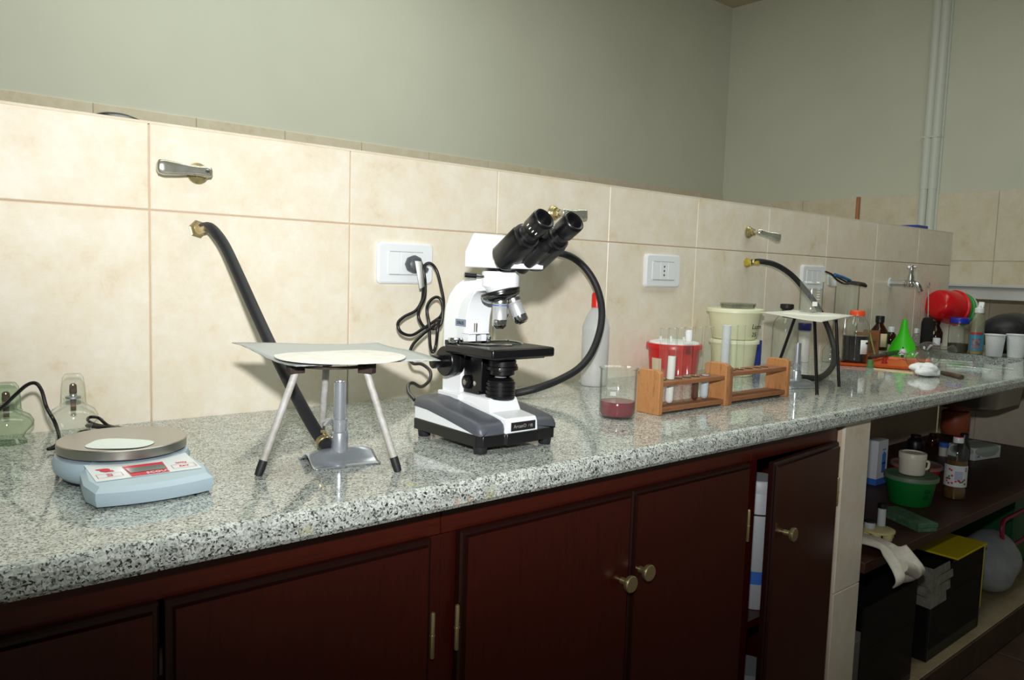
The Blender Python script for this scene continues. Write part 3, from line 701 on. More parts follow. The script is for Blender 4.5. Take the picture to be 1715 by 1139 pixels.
# name plate on the nose
MB().add([(-.024,-.0951,.0335),(.027,-.0951,.0335),(.027,-.0951,.0475),(-.024,-.0951,.0475)], [(0,1,2,3)]).build('name_plate', MATS['black_print'], ms, smooth=False, solid=.0004)
text('ArcanO', .0082, MATS['grey_print'], ms, (-.019,-.0955,.038), (1,0,0), (0,0,1))
text('/ @', .006, MATS['grey_print'], ms, (.012,-.0955,.0385), (1,0,0), (0,0,1))
# arm: a C-shaped casting
arm = [(.092,.074),(.092,.195),(.088,.220),(.077,.243),(.060,.259),(.040,.268),(.010,.272),(-.02,.272),(-.02,.252),(.0,.250),(.012,.243),(.022,.228),(.028,.205),(.030,.180),(.031,.150),(.036,.130),(.036,.074)]
arm = [(y, z) for y, z in arm]
MB().prism(arm, -.027, .027, 'x').build('arm', W, ms, bevel=.003, bseg=3)
rec = [(.052,.150),(.052,.195),(.048,.215),(.038,.234),(.022,.246),(.004,.254),(.012,.244),(.0225,.228),(.0285,.205),(.0305,.180),(.0315,.152)]
MB().prism([(y-.001, z) for y, z in rec], -.0274, -.0268, 'x').build('arm_inlay', MATS['panel_white'], ms, smooth=False)
pl_ = MB().box(-.0281,-.0272,.026,.055,.190,.202).build('asset_plate', MATS['asset_grey'] if 'asset_grey' in MATS else mat('asset_grey',(128,142,160),.4), ms)
text('3596335', .0085, MATS['black_print'], pl_, (-.0283,.051,.193), (0,-1,0), (0,0,1), sx=.68)
# turret mount
HY = -.028
MB().lathe([(.012,.236),(.027,.256),(.0305,.260),(.0305,.281),(.029,.284),(0,.284)], 40, (0,HY,0)).build('turret_mount', W, ms, bevel=0)
MB().lathe([(.025,.283),(.025,.289)], 32, (0,HY,0)).build('head_ring', K, ms)
lk = MB().cyl((-.030,HY+.006,.275), (-.042,HY+.012,.276), .0022, seg=12).build('lock_screw', CR, ms)
MB().cyl((-.041,HY+.0115,.276), (-.058,HY+.020,.277), .0042, seg=16).build('lock_knob', K, lk)
# revolving nosepiece with three objectives
right = Vector((.763,-.647,0)); away = Vector((.647,.763,0)); up = Vector((0,0,1))
na = (-up + right*.26 - away*.06).normalized(); nc = Vector((.002,HY,.247))
npz = MB().lathe([(.030,-.006),(.0325,-.002),(.0325,.002),(.030,.006),(.024,.010),(.012,.0135),(0,.014)], 44, nc, na).build('nosepiece', MATS['nose_metal'] if 'nose_metal' in MATS else mat('nose_metal',(120,122,126),.16,1.), ms)
MB().lathe([(.0312,-.0062),(.033,-.0045),(.033,-.0022),(.0312,-.0022)], 44, nc, na).build('nose_rim', K, npz)
def objective(base, d, L, r, ringm):
    mb = MB(); d = Vector(d).normalized()
    o = MB().lathe([(r*.98,0),(r*1.02,.001),(r*1.02,.008),(r*.96,.009),(r*.96,L*.68),(r*.98,L*.70)], 28, base, d).build('objective', MATS['objective_silver'], ms)
    MB().lathe([(r*.99,L*.69),(r*.99,L*.88),(r*.9,L*.92),(r*.62,L*.97),(r*.5,L)], 28, base, d).build('lens_tip', CR, o)
    MB().lathe([(r*1.03,.010),(r*1.03,.0115)], 28, base, d, False, False).build('colour_ring', ringm, o)
    MB().lathe([(r*1.05,.002),(r*1.06,.0035),(r*1.06,.0065),(r*1.05,.008)], 28, base, d, False, False).build('knurled_ring', MATS['steel'], o)
mat('objective_silver', (206,210,212), .35, .55); mat('blue_band', (50,110,180), .4)
tip1 = OX(833, 547, MX+.0)-Vector((MX,MY,0)); 
o1b = Vector((-.004, HY-.006, .240)); objective(o1b, Vector((-.0015, -.004, -1)), .049, .0125, MATS['blue_band'])
objective(nc+right*.017+na*.005, (-up+right*.46-away*.12), .046, .0118, MATS['grey_print'])
objective(nc+away*.017+na*.006, (-up+away*.34+right*.1), .040, .0105, MATS['grey_print'])
# head: white prism housing
hp = [(.034,.289),(.034,.316),(.012,.346),(-.004,.343),(-.032,.300),(-.094,.300),(-.094,.289)]
MB().prism([(y-.004, z) for y, z in hp], -.031, .031, 'x').build('head_housing', W, ms, bevel=.0025, bseg=3)
MB().prism([(y-.004, z) for y, z in hp], -.0325, .0325, 'x').build('head_seam', MATS['panel_white'], ms) if False else None
# binocular block: two angled barrels joined by a bridge
d = Vector((0,-.835,.55)).normalized(); nrm = Vector((0,.55,.835)).normalized()
E0 = Vector((0,-.163,.364))
def at(x, t, n_=0): return E0+Vector((x,0,0))+d*t+nrm*n_
def barrel_ring(x, t, r, sq, dn=0):
    out = []
    for k in range(24):
        a = 2*math.pi*k/24; cx, sx = math.cos(a), math.sin(a)
        e = 1/((abs(cx)**sq+abs(sx)**sq)**(1/sq)); out.append(at(x+r*e*cx, t, r*e*sx+dn))
    return out
for s in (-1, 1):
    x = s*.031
    b_ = MB().loft([barrel_ring(x*.93,-.112,.0195,3.2), barrel_ring(x*.93,-.108,.0215,3.2), barrel_ring(x,-.052,.0212,2.6), barrel_ring(x,-.048,.020,2.2)]).build('barrel', K, ms, ang=50)
    MB().lathe([(.0205,0),(.0212,.002),(.0205,.005)], 32, at(x,-.048), d).build('barrel_ring', MATS['black_plastic'], b_)
    L = .047
    e_ = MB().lathe([(.0175,0),(.0175,.006),(.0148,.008),(.0148,.016),(.0172,.018),(.0178,L-.006),(.0172,L-.001),(.0158,L),(.0128,L-.001),(.0122,L-.004),(.0118,L-.014),(0,L-.016)], 36, at(x,-.046), d).build('eyepiece', K, ms, ang=50)
    MB().lathe([(.0116,0),(0,.001)], 24, at(x,-.046)+d*(L-.0155), d).build('eye_lens', MATS['eye_glass'] if 'eye_glass' in MATS else mat('eye_glass',(8,9,12),.05), e_)
    if s < 0:
        for k in range(4):
            a = math.radians(150+k*22); c_ = at(x,-.046)+d*(L*.58); u1 = Vector((1,0,0)); rad = u1*math.cos(a)+(-nrm)*math.sin(a)*-1
            rad = u1*math.cos(a)-nrm*math.sin(a)*1
            rad = (u1*math.cos(math.radians(180+k*20))+nrm*math.sin(math.radians(180+k*20)))
            MB().obox(c_+rad*.0176, .0012, .0012, .004, Vector((0,0,1)).rotation_difference(d).to_matrix()).build('scale_mark', MATS['paper_white'], e_)
MB().loft([[at(a, t, b) for a, b in rrect(.056, .034, .008, 3, 0, -.003)] for t in (-.106, -.060)]).build('bridge', K, ms, ang=50)
MB().cyl(at(0,-.112,-.010), at(0,-.050,-.010), .0155, seg=24).build('hinge_barrel', MATS['black_plastic'], ms)
MB().cyl(at(0,-.114,.004), at(0,-.040,.004), .011, seg=24).build('hinge_pin', K, ms)
sc_ = MB().obox(at(.004,-.049,.008), .016, .012, .003, Vector((0,0,1)).rotation_difference(d).to_matrix()).build('distance_scale', MATS['grey_print'], ms)
# stage with slide holder
SZ = .163
st = MB().box(-.058,.074,-.086,.044,SZ-.016,SZ).build('stage', K, ms, bevel=.004, bseg=3)
MB().lathe([(.017,.0003),(.017,-.0005)], 28, (.008,HY-.002,SZ+.0004)).build('stage_aperture', MATS['black_print'], st)
MB().box(-.030,.075,-.06,.046,SZ-.021,SZ-.0155).build('stage_carriage', K, st, bevel=.001)
hol = MB(); hol.box(-.050,.062,.018,.027,SZ,SZ+.003)
hol.tube([(-.046,.016,SZ+.0016),(-.030,-.020,SZ+.0016),(.004,-.040,SZ+.0016),(.012,-.048,SZ+.0016)], .0016, 8, smooth=5)
hol.tube([(.060,.016,SZ+.0016),(.060,-.01,SZ+.0016),(.05,-.03,SZ+.0016)], .0016, 8, smooth=5)
hol.build('slide_holder', MATS['steel'], st)
MB().lathe([(.012,0),(.0132,.002),(.0132,.006),(.011,.0085),(0,.009)], 28, (-.046,.028,SZ+.001)).build('holder_knob', CR, st)
MB().lathe([(.003,0),(.003,.004),(.0045,.005),(.0045,.009),(.003,.010)], 16, (.008,.008,SZ+.0025)).build('holder_screw', CR, st)
MB().box(-.030,.046,-.036,-.010,SZ+.0004,SZ+.0016).build('glass_slide', MATS['slide_glass'] if 'slide_glass' in MATS else glass('slide_glass',(205,232,228),(120,170,165)), st)
MB().obox((-.052,.038,SZ+.001), .012,.010,.008).build('stage_stop', K, st, bevel=.001)
# white slide-guide bracket at the arm
gb = MB().box(-.030,.012,.012,.032,.1785,.1815).build('guide_bracket', W, ms, bevel=.0008)
MB().box(-.028,-.012,.018,.032,SZ,.1785).build('bracket_post', W, gb); MB().box(.000,.010,.018,.032,SZ,.1785).build('bracket_post', W, gb)
MB().cyl((-.010,.022,SZ), (-.010,.022,.196), .003, seg=14).build('guide_pin', MATS['steel'], gb)
# under-stage: focus block, condenser, lamp collector
MB().box(-.021,.021,-.004,.040,.076,SZ-.016).build('focus_block', K, ms, bevel=.0015)
MB().box(-.0225,.030,-.014,.010,.086,SZ-.018).build('condenser_carrier', K, ms, bevel=.001)
cd = MB().lathe([(.021,.141),(.0235,.139),(.0235,.130),(.0265,.129),(.0265,.124),(.021,.123),(.021,.116),(.017,.114),(.012,.112),(0,.112)], 36, (.004,HY-.006,0)).build('condenser', K, ms)
MB().box(.026,.036,HY-.008,HY+.002,.122,.131).build('iris_lever', K, cd, bevel=.001)
MB().lathe([(.003,0),(.003,.003),(0,.0035)], 12, (-.016,HY-.026,.126), (-.5,-.8,0)).build('centring_screw', CR, cd)
lp = MB(); prof = [(.0235,zt-.006)]
for k in range(4):
    z = zt-.004+k*.0068; prof += [(.0245,z),(.0245,z+.0042),(.0225,z+.0046),(.0225,z+.0064)]
prof += [(.0232,zt+.024),(.019,zt+.028),(.013,zt+.029),(.011,zt+.0275)]
lp.lathe(prof, 36, (0,HY-.008,0)).build('lamp_collector', K, ms, ang=50)
MB().lathe([(.0115,0),(.008,.003),(0,.004)], 24, (0,HY-.008,zt+.0265)).build('lamp_lens', MATS['eye_lens_clear'] if 'eye_lens_clear' in MATS else mat('eye_lens_clear',(190,200,205),.08), ms)
# small lever wheel and screw on the left of the focus block
w_ = MB().lathe([(.011,0),(.012,.002),(.012,.005),(.0105,.006)], 24, (-.021,.024,.097), (-1,0,0)).build('tension_wheel', K, ms)
MB().lathe([(.0048,0),(.0048,.0022),(0,.0026)], 16, (-.027,.024,.097), (-1,0,0)).build('screw_head', MATS['steel'], w_)
MB().lathe([(.004,0),(.004,.002),(0,.0025)], 16, (-.021,.004,.097), (-1,0,0)).build('block_screw', CR, ms)
# coarse and fine focus knobs both sides
kz, ky = .131, .050
for s in (-1, 1):
    k_ = MB().lathe([(.022,0),(.025,.001),(.0255,.010),(.0248,.0105),(.0248,.0125),(.0255,.013),(.0255,.025),(.024,.027),(.0,.0275)], 40, (s*.027,ky,kz), (s,0,0)).build('coarse_knob', K, ms)
    MB().lathe([(.0105,0),(.0105,.010),(.0112,.012),(.0112,.022),(.0095,.023),(0,.0232)], 26, (s*.054,ky,kz), (s,0,0)).build('fine_knob', K, k_)
# ================================================================== glassware helpers
def tumbler(t, r, h, m='lab_glass', lip=.0, name='glass_wall', r0=None):
    r0 = r0 or r
    return MB().lathe([(0,.001),(r0*.9,.0012),(r0*.98,.004),(r0,.009),(r,h*.96),(r+lip*.5,h*.985),(r+lip,h),(r+lip-.0012,h+.0004),(r-.0014,h*.965),(r0-.0016,.011),(r0*.88,.0035),(0,.0032)], 40).build(name, MATS[m], t)
def fill(t, r, h0, h1, m, name='liquid'):
    return MB().lathe([(0,h0),(r*.9,h0+.0005),(r,h0+.006),(r,h1-.0008),(r*.985,h1),(0,h1-.0004)], 32).build(name, MATS[m], t)
def liquid(name, col, a=.85): return veil(name, col, a, .12)
liquid('red_liquid', (132,18,46), .8); liquid('dark_liquid', (22,6,12), .99); liquid('clear_water', (226,232,228), .06); liquid('brown_liquid', (88,40,18), .9)
liquid('milk', (236,238,234), .96); liquid('pale_blue_liquid', (206,218,228), .9); liquid('yellow_soap', (186,178,30), .9); liquid('oil', (110,76,22), .82); liquid('cup_blue', (186,202,222), .92)
# ------------------------------------------------------------------ beaker with red liquid
u = Up(1033, 703, 61); t = thing('beaker', 'glass beaker a third full of dark red liquid, in front of the tube rack', 'beaker', u.P)
h = u.h(616); g = tumbler(t, u.r, h, lip=.0035)
MB().lathe([(0,0),(.004,.0005),(.005,.003),(.002,.006)], 14, (u.r*.72+.003, -u.r*.62, h-.004), (.75,-.62,.55), cap0=False).build('spout', MATS['lab_glass'], t)
fill(t, u.r-.0022, .004, u.h(671), 'red_liquid')
aw = Vector((u.P.x-CAM.x, u.P.y-CAM.y, 0)).normalized(); sd = Vector((aw.y, -aw.x, 0))
c_ = aw*(u.r*.97); mk_ = MB()
mk_.add([c_*.965-sd*.016+Vector((0,0,u.h(668))), c_*.985-sd*.004+Vector((0,0,u.h(668))), c_*.985-sd*.004+Vector((0,0,u.h(661))), c_*.965-sd*.016+Vector((0,0,u.h(661)))], [(0,1,2,3)]); mk_.build('write_on_patch', MATS['paper_white'], t, smooth=False)
text('250ml', .008, MATS['paper_white'], t, c_*.95-sd*.002+Vector((0,0,u.h(657))), -sd, (0,0,1))

# ------------------------------------------------------------------ test tube rack
RX0, RX1, RX2 = .853, 1.086, 1.352; RY0, RY1 = -.441, -.381; RH = .092
rk = thing('test_tube_rack', 'worn wooden test tube rack with three uprights and two shelves', 'rack', (RX1, (RY0+RY1)/2, 0)); ro = rk.location
def upright(x, th, h, m='rack_wood'):
    y0, y1 = RY0-ro.y, RY1-ro.y; x -= ro.x
    prof = [(y0,0),(y1,0),(y1,h-.006),(y1-.008,h),(y0+.008,h),(y0,h-.006)]
    return MB().prism(prof, x, x+th, 'x').build('upright', MATS[m], rk, bevel=.0015)
upright(RX0, .013, RH); upright(RX1-.002, .013, RH+.003); upright(RX1+.012, .013, RH-.003, 'rack_wood_old'); upright(RX2-.013, .013, RH)
TUBES = []
def shelf_holes(x0, x1, z, th, px_list, holes):
    y0, y1 = RY0+.004-ro.y, RY1-.004-ro.y
    s_ = MB().box(x0-ro.x, x1-ro.x, y0, y1, z, z+th).build('shelf_board', MATS['rack_wood_old'], rk, bevel=.001)
    if holes:
        for x in px_list:
            MB().lathe([(.0098,0),(.0098,.0006)], 20, (x-ro.x, 0, z+th)).build('hole_rim', MATS['rack_hole'] if 'rack_hole' in MATS else mat('rack_hole',(52,34,24),.9), s_)
yc = (RY0+RY1)/2
xa = [OY(p, 600, yc).x for p in (1110, 1124, 1137, 1152, 1166, 1182)]
xb = [OY(p, 590, yc).x for p in (1214, 1227, 1240)]
shelf_holes(RX0+.0125, RX1-.0015, .058, .009, xa, True); shelf_holes(RX0+.0125, RX1-.0015, .004, .010, [], False)
shelf_holes(RX1+.0245, RX2-.0125, .064, .009, xb+[OY(p, 585, yc).x for p in (1256, 1270, 1282)], True); shelf_holes(RX1+.0245, RX2-.0125, .006, .010, [], False)
def test_tube(label, x, zb, L, r, content=None, top=None, lean=(0,0), group=None, frost=False):
    t = thing('test_tube', label, 'test tube', (x, yc, zb), 0, group); t.rotation_euler = (lean[0], lean[1], 0)
    prof = [(0,0)]+[(r*math.sin(a), r-r*math.cos(a)) for a in (.4,.8,1.2,1.57)]+[(r,L-.003),(r+.0012,L-.001),(r+.0008,L),(r-.0008,L-.001)]
    MB().lathe(prof, 22, cap1=False).build('glass_wall', MATS['frosted_plastic' if frost else 'lab_glass'], t)
    if content:
        m, h0, h1 = content; q_ = r-.0009
        MB().lathe([(0,.001+h0)]+[(q_*math.sin(a), h0+.001+q_-q_*math.cos(a)) for a in (.5,1.,1.57)]+[(q_,h1),(0,h1)], 20).build('contents', MATS[m], t)
    if top: MB().lathe([(r-.001,L-.030),(r*.95,L-.012),(r*.8,L-.007),(0,L-.006)], 16).build('cotton_plug', MATS['paper_white'], t)
    return t
def TT(label, px, py_top, zb, w, x, **k):
    P = Vector((x, yc, zb)); L = ZH(P, py_top)-zb; r = w/2*depth(P)/F_PX
    return test_tube(label, x, zb, L, r, **k)
TT('clear test tube half full of water, at the left end of the rack', 1110, 550, .0142, 13, xa[0], content=('clear_water',.0,.075), lean=(0,.01))
TT('test tube with white milky filling, second from the left in the rack', 1124, 550, .0142, 14.5, xa[1], content=('milk',.0,.102), lean=(0,.03))
TT('clear test tube, third from the left in the rack', 1137, 549, .0142, 13, xa[2], content=('clear_water',.0,.04))
TT('test tube plugged with white cotton, fourth from the left in the rack', 1152, 548, .0142, 13.5, xa[3], content=('clear_water',.0,.06), top=True)
TT('test tube with brown liquid low down, fifth from the left in the rack', 1166, 548, .0142, 13, xa[4], content=('brown_liquid',.0,.05), lean=(0,.03))
TT('smeared test tube with bluish white liquid, beside the middle upright of the rack', 1182, 547, .0142, 14, xa[5], content=('pale_blue_liquid',.0,.055), lean=(0,.05))
TT('cloudy white test tube, first beyond the middle upright of the rack', 1214, 545, .0162, 14, xb[0], content=('pale_blue_liquid',.0,.06), lean=(0,.02), frost=True)
TT('clear test tube, second beyond the middle upright of the rack', 1227, 546, .0162, 11.5, xb[1], content=('clear_water',.0,.05))
TT('clear test tube, third beyond the middle upright of the rack', 1240, 545, .0162, 12, xb[2], content=('clear_water',.0,.04))

# ------------------------------------------------------------------ bottle with red cap behind the hose
u = Up(994, 648, 45); t = thing('plastic_bottle', 'translucent white plastic bottle with red cap against the wall', 'bottle', u.P); r = u.r
H = u.h
MB().lathe([(0,.0),(r*.94,.001),(r,.008),(r,H(612)),(r*.96,H(608)),(r,H(602)),(r,H(552)),(r*1.02,H(549)),(r*.96,H(543)),(r*.72,H(528)),(r*.36,H(516)),(r*.34,H(512)),(0,H(512))], 36).build('body', MATS['bottle_white'] if 'bottle_white' in MATS else veil('bottle_white',(228,232,234),.45,.4), t)
MB().lathe([(r*.40,H(515)),(r*.40,H(494)),(r*.34,H(490)),(0,H(490))], 24).build('cap', MATS['cap_red'] if 'cap_red' in MATS else mat('cap_red',(226,36,28),.35), t)
MB().lathe([(r*.95,.002),(r*.95,H(580)),(0,H(580))], 28).build('contents', MATS['milk_dim'] if 'milk_dim' in MATS else veil('milk_dim',(236,232,228),.35,.5), t)

# ------------------------------------------------------------------ tubs by the wall
def tub(name, label, P, r, h, m, lidm, taper=.84, lid=.012, cat='tub', over=1.05):
    t = thing(name, label, cat, P)
    MB().lathe([(0,0),(r*taper*.96,.0005),(r*taper,.004),(r*.97,h-lid),(r*.97,h-lid*.6)], 40).build('tub_body', MATS[m], t)
    MB().lathe([(r*over,h-lid),(r*over,h-lid*.25),(r*(over-.02),h-.001),(r*.9,h),(r*.86,h-.0015),(0,h-.0015)], 40).build('lid', MATS[lidm], t)
    return t
mat('cream_plastic', (226,228,190), .4); mat('cream_lid', (232,234,202), .4); mat('red_plastic', (206,24,26), .32); mat('blue_plastic', (34,60,150), .4)
TB = OY(1229, 575, -.118); TB.z = 0
k = depth(TB)/F_PX
z1 = ZH(TB, 567)
tub('storage_tub', 'cream plastic tub with lid, lower one of the stacked pair by the wall', TB, 39*k, z1, 'cream_plastic', 'cream_lid')
z2 = ZH(TB, 516)
t = tub('storage_tub', 'cream plastic tub with handwritten marks, stacked on top of another tub', TB+Vector((-.002,0,z1+.0004)), 44*k, z2-z1, 'cream_plastic', 'cream_lid', .80)
f_ = (Vector((CAM.x, CAM.y, 0))-Vector((TB.x, TB.y, 0))).normalized(); sd_ = Vector((-f_.y, f_.x, 0))
a_ = math.radians(46); nn = (f_*math.cos(a_)+sd_*math.sin(a_)); tx = Vector((-nn.y, nn.x, 0))
text('Lum', .020, MATS['black_print'], t, nn*44*k*.985-tx*.010+Vector((0,0,.034)), tx, Vector((0,0,1))+nn*.18, 'handwriting')
text('25', .017, MATS['black_print'], t, nn*44*k*.945-tx*.006+Vector((0,0,.012)), tx, Vector((0,0,1))+nn*.18, 'handwriting')
u_r = 27*k; pd = thing('petri_dish', 'glass petri dish lying on the upper cream tub', 'petri dish', TB+Vector((.01,0,z2+.0003)))
MB().lathe([(0,0),(u_r,.0003),(u_r,.012),(u_r-.0015,.012),(u_r-.0015,.002),(0,.002)], 36).build('dish_base', MATS['petri_glass'] if 'petri_glass' in MATS else glass('petri_glass',(236,238,234),(190,192,188)), pd)
MB().lathe([(u_r+.003,.005),(u_r+.003,.0150),(0,.0155)], 36, cap0=False).build('dish_lid', MATS['petri_glass'], pd)
P = OY(1128, 600, -.10); P.z = 0; k = depth(P)/F_PX
t = tub('red_tub', 'red plastic tub with pale lid behind the test tubes', P, 44*k, ZH(P, 574), 'red_plastic', 'red_plastic', .86, .014)
MB().lathe([(42*k,ZH(P,574)-.0012),(40*k,ZH(P,572)),(30*k,ZH(P,570)),(0,ZH(P,570))], 36).build('lid_insert', MATS['paper_white'], t)
for j in range(7):
    a = j*.9; MB().obox((25*k*math.cos(a), 25*k*math.sin(a), ZH(P,568)), .006, .006, .010).build('lid_tab', MATS['paper_white'], t, bevel=.002)
fn_ = (CAM-P); fn_.z = 0; fn_.normalize(); rot = Matrix.Rotation(math.radians(-38), 3, 'Z'); fn2 = rot@fn_
MB().loft([[ (fn_*math.cos(b)+Vector((-fn_.y,fn_.x,0))*math.sin(b))*(44*k*(.885+.085*zz/ZH(P,574)))+Vector((0,0,zz)) for zz in (.025,.062)] for b in [math.radians(-58+6*i) for i in range(6)]], cap=False, closed=False).build('label', MATS['label_cream'] if 'label_cream' in MATS else mat('label_cream',(214,200,170),.8), t)
P = OY(1272, 600, -.03); P.z = 0
mb = MB().box(-.03,.03,-.006,.006,0,ZH(P,571)); tag(mb.build('folder', MATS['blue_plastic'], loc=(P.x, -.012, 0), bevel=.002), 'blue plastic folder standing against the wall behind the cream tubs', 'folder')

# ------------------------------------------------------------------ far tripod, gauze and beaker
F2 = [OZ(1368,664), OZ(1405,650), OZ(1296,634)]; R2Z = .187
C2 = Vector((1.552, -.372, R2Z)); F2c = (F2[0]+F2[1]+F2[2])/3
t = thing('tripod_stand', 'black wire tripod carrying a beaker, at the far end of the rack', 'tripod', (C2.x, C2.y, 0)); T0 = t.location
mb = MB(); rings = []; rr_ = .068
tops = [Vector((f.x, f.y, R2Z)) for f in F2]
cen = (tops[0]+tops[1]+tops[2])/3
for kk in range(37):
    a = 2*math.pi*kk/36; c = Vector((math.cos(a), math.sin(a), 0))
    rings.append([C2-T0+c*(rr_+.003*math.cos(b))+Vector((0,0,.003*math.sin(b))) for b in [2*math.pi*i/8 for i in range(8)]])
mb.loft(rings, cap=False).build('ring', MATS['black_satin'], t)
for f, tp_ in zip(F2, tops):
    d = (tp_-C2); d.z = 0; d.normalize(); a = C2-T0+d*rr_; b = f-T0
    MB().tube([a, a*.97+b*.03, b+Vector((0,0,.006)), b+Vector((0,0,.0035))], .0042, 10).build('leg', MATS['black_satin'], t)
GZ2 = R2Z+.004
cs = [OZ(1274,524,GZ2+.003), OZ(1375,539,GZ2-.001), OZ(1432,529,GZ2+.001), OZ(1330,519,GZ2+.004)]
g2 = gauze('white wire gauze on the far black tripod, under a beaker', cs, Vector(((cs[0].x+cs[2].x)/2, (cs[0].y+cs[2].y)/2, GZ2+.002)), .085, .0012, 'gauze_white' if 'gauze_white' in MATS else mat('gauze_white',(206,206,196),.8).name, 'ceramic')
BK = OZ(1357, 524, GZ2+.0055); k = depth(BK)/F_PX
t = thing('beaker', 'empty glass beaker standing on the gauze of the far tripod', 'beaker', BK); hb_ = ZH(BK, 472)-BK.z
tumbler(t, 18.5*k, hb_, lip=.003)
f_ = CAM-BK; f_.z = 0; f_.normalize(); s_ = Vector((-f_.y, f_.x, 0)); nn = (f_+s_*.35).normalized(); tx = Vector((-nn.y, nn.x, 0))
MB().obox(nn*18.6*k+Vector((0,0,hb_*.30)), .013, .0006, .012, Matrix.Rotation(math.atan2(tx.y, tx.x), 3, 'Z')).build('write_on_patch', MATS['paper_white'], t)
for j in range(5): MB().obox(nn*18.7*k+tx*.008+Vector((0,0,hb_*(.45+.08*j))), .008, .0005, .0009, Matrix.Rotation(math.atan2(tx.y, tx.x), 3, 'Z')).build('scale_mark', MATS['paper_white'], t)

# ------------------------------------------------------------------ glass jar with black stopper, powder jar, stoppered bottle
def revolve(name, label, cat, u, parts, group=None):
    "parts: (name, material, [(half width px, pixel row)]) seen from the front"
    t = thing(name, label, cat, u.P, 0, group)
    for n_, m_, pr in parts:
        MB().lathe([(max(0, w*u.k), max(.0004, u.h(y))) for w, y in pr], 32).build(n_, MATS[m_], t, ang=50)
    return t
u = Up(1312, 612, 42)
revolve('flask', 'large clear glass flask with black stopper behind the far tripod', 'flask', u, [('glass_wall','lab_glass',[(0,611),(20,610),(21,606),(21,548),(19,538),(12,528),(10,524),(10,518)]), ('stopper','black_rubber',[(7,524),(8,518),(11,516),(11,510),(9,509),(0,509)])])
u = Up(1344, 607, 21)
revolve('powder_jar', 'small white plastic jar with dark blue lid behind the far burner', 'jar', u, [('jar_body','jar_white',[(0,606),(9.5,606),(10,603),(10,556),(9,552)]), ('lid','lid_navy',[(10.8,553),(10.8,542),(10,541),(0,541)])]) if mat('jar_white',(214,214,206),.4) and mat('lid_navy',(40,44,110),.35) else None
u = Up(1390, 608, 27)
revolve('reagent_bottle', 'clear stoppered glass bottle behind the right leg of the far tripod', 'bottle', u, [('glass_wall','lab_glass',[(0,607),(12.5,607),(13.5,603),(13.5,588),(11,582),(6,578),(5.5,572)]), ('stopper','lab_glass',[(5,576),(5.5,572),(8,569),(8,564),(5,562),(0,562)])])
# tall glass cylinder with crucible tongs lying over its mouth
u = Up(1411, 603, 38); top = u.h(473)
t = thing('glass_cylinder', 'tall clear glass cylinder jar behind the dark bottle', 'glass jar', u.P)
tumbler(t, u.r, top, lip=.002)
zt_ = u.P.z+top+.003
A0, A1, A2 = OZ(1384,454,0), 0, 0
tn = thing('tongs', 'tongs with black grip and blue sleeve lying across the glass cylinder', 'tongs', u.P+Vector((0,0,top+.002))); T0 = tn.location.copy()
yy = u.P.y
def tp(px, py, dy=0): return OY(px, py, yy+dy)-T0
mb = MB(); mb.tube([tp(1383,455), tp(1392,459), tp(1399,466), tp(1405,471), tp(1413,475), tp(1421,476)], .0035, 8, smooth=4); mb.tube([tp(1391,458,.012), tp(1404,465,.012), tp(1420,474,.012)], .003, 8)
mb.build('jaw', MATS['burnt_iron'], tn)
MB().tube([tp(1398,460,.004), tp(1411,464,.004), tp(1424,470,.004)], .0055, 10).build('blue_sleeve', MATS['sleeve_blue'] if 'sleeve_blue' in MATS else mat('sleeve_blue',(40,116,176),.4), tn)
MB().tube([tp(1421,473), tp(1436,475), tp(1447,477), tp(1450,479)], [.007,.008,.008,.006], 12).build('grip', MATS['black_rubber'], tn)
fp = MB(); P0 = tp(1395,470,.02)
fp.grid(lambda a, b: tuple(tp(1386+16*a, 460+18*b+3*math.sin(3*a), .018+.01*math.sin(3.1*a))), 6, 6)
fp.build('filter_paper', MATS['paper'], tn, solid=.0006)
# dark liquid bottle with orange lid
u = Up(1430, 613, 40)
t = revolve('juice_bottle', 'glass bottle of almost black liquid with an orange lid and white label', 'bottle', u, [('glass_wall','lab_glass',[(0,612),(18,612),(20,608),(20.5,600),(20.5,572),(21,564),(21.5,556),(20,546),(16,537),(11,531),(10,528)]), ('contents','dark_liquid',[(0,611),(17.5,611),(19.4,606),(19.8,562),(0,562)]), ('lid','lid_orange',[(12,529),(12,522),(10.5,520),(0,520)])]) if mat('lid_orange',(236,84,36),.35) else None
f_ = CAM-u.P; f_.z = 0; f_.normalize(); s_ = Vector((-f_.y, f_.x, 0))
MB().loft([[(f_*math.cos(b)+s_*math.sin(b))*20.9*u.k+Vector((0,0,z)) for z in (u.h(591), u.h(568))] for b in [math.radians(22+8*i) for i in range(6)]], cap=False, closed=False).build('label', MATS['paper_white'], t, solid=.0006)
pb_ = (f_*math.cos(.95)+s_*math.sin(.95))*21.3*u.k
MB().obox(pb_+Vector((0,0,u.h(573))), .010, .002, .006, Matrix.Rotation(math.atan2(s_.y, s_.x)+.6, 3, 'Z')).build('leaf_print', MATS['black_print'], t)
# ================================================================== clutter on the far half of the bench
mat('orange_plastic', (222,92,28), .45); mat('green_plastic', (60,206,24), .38)
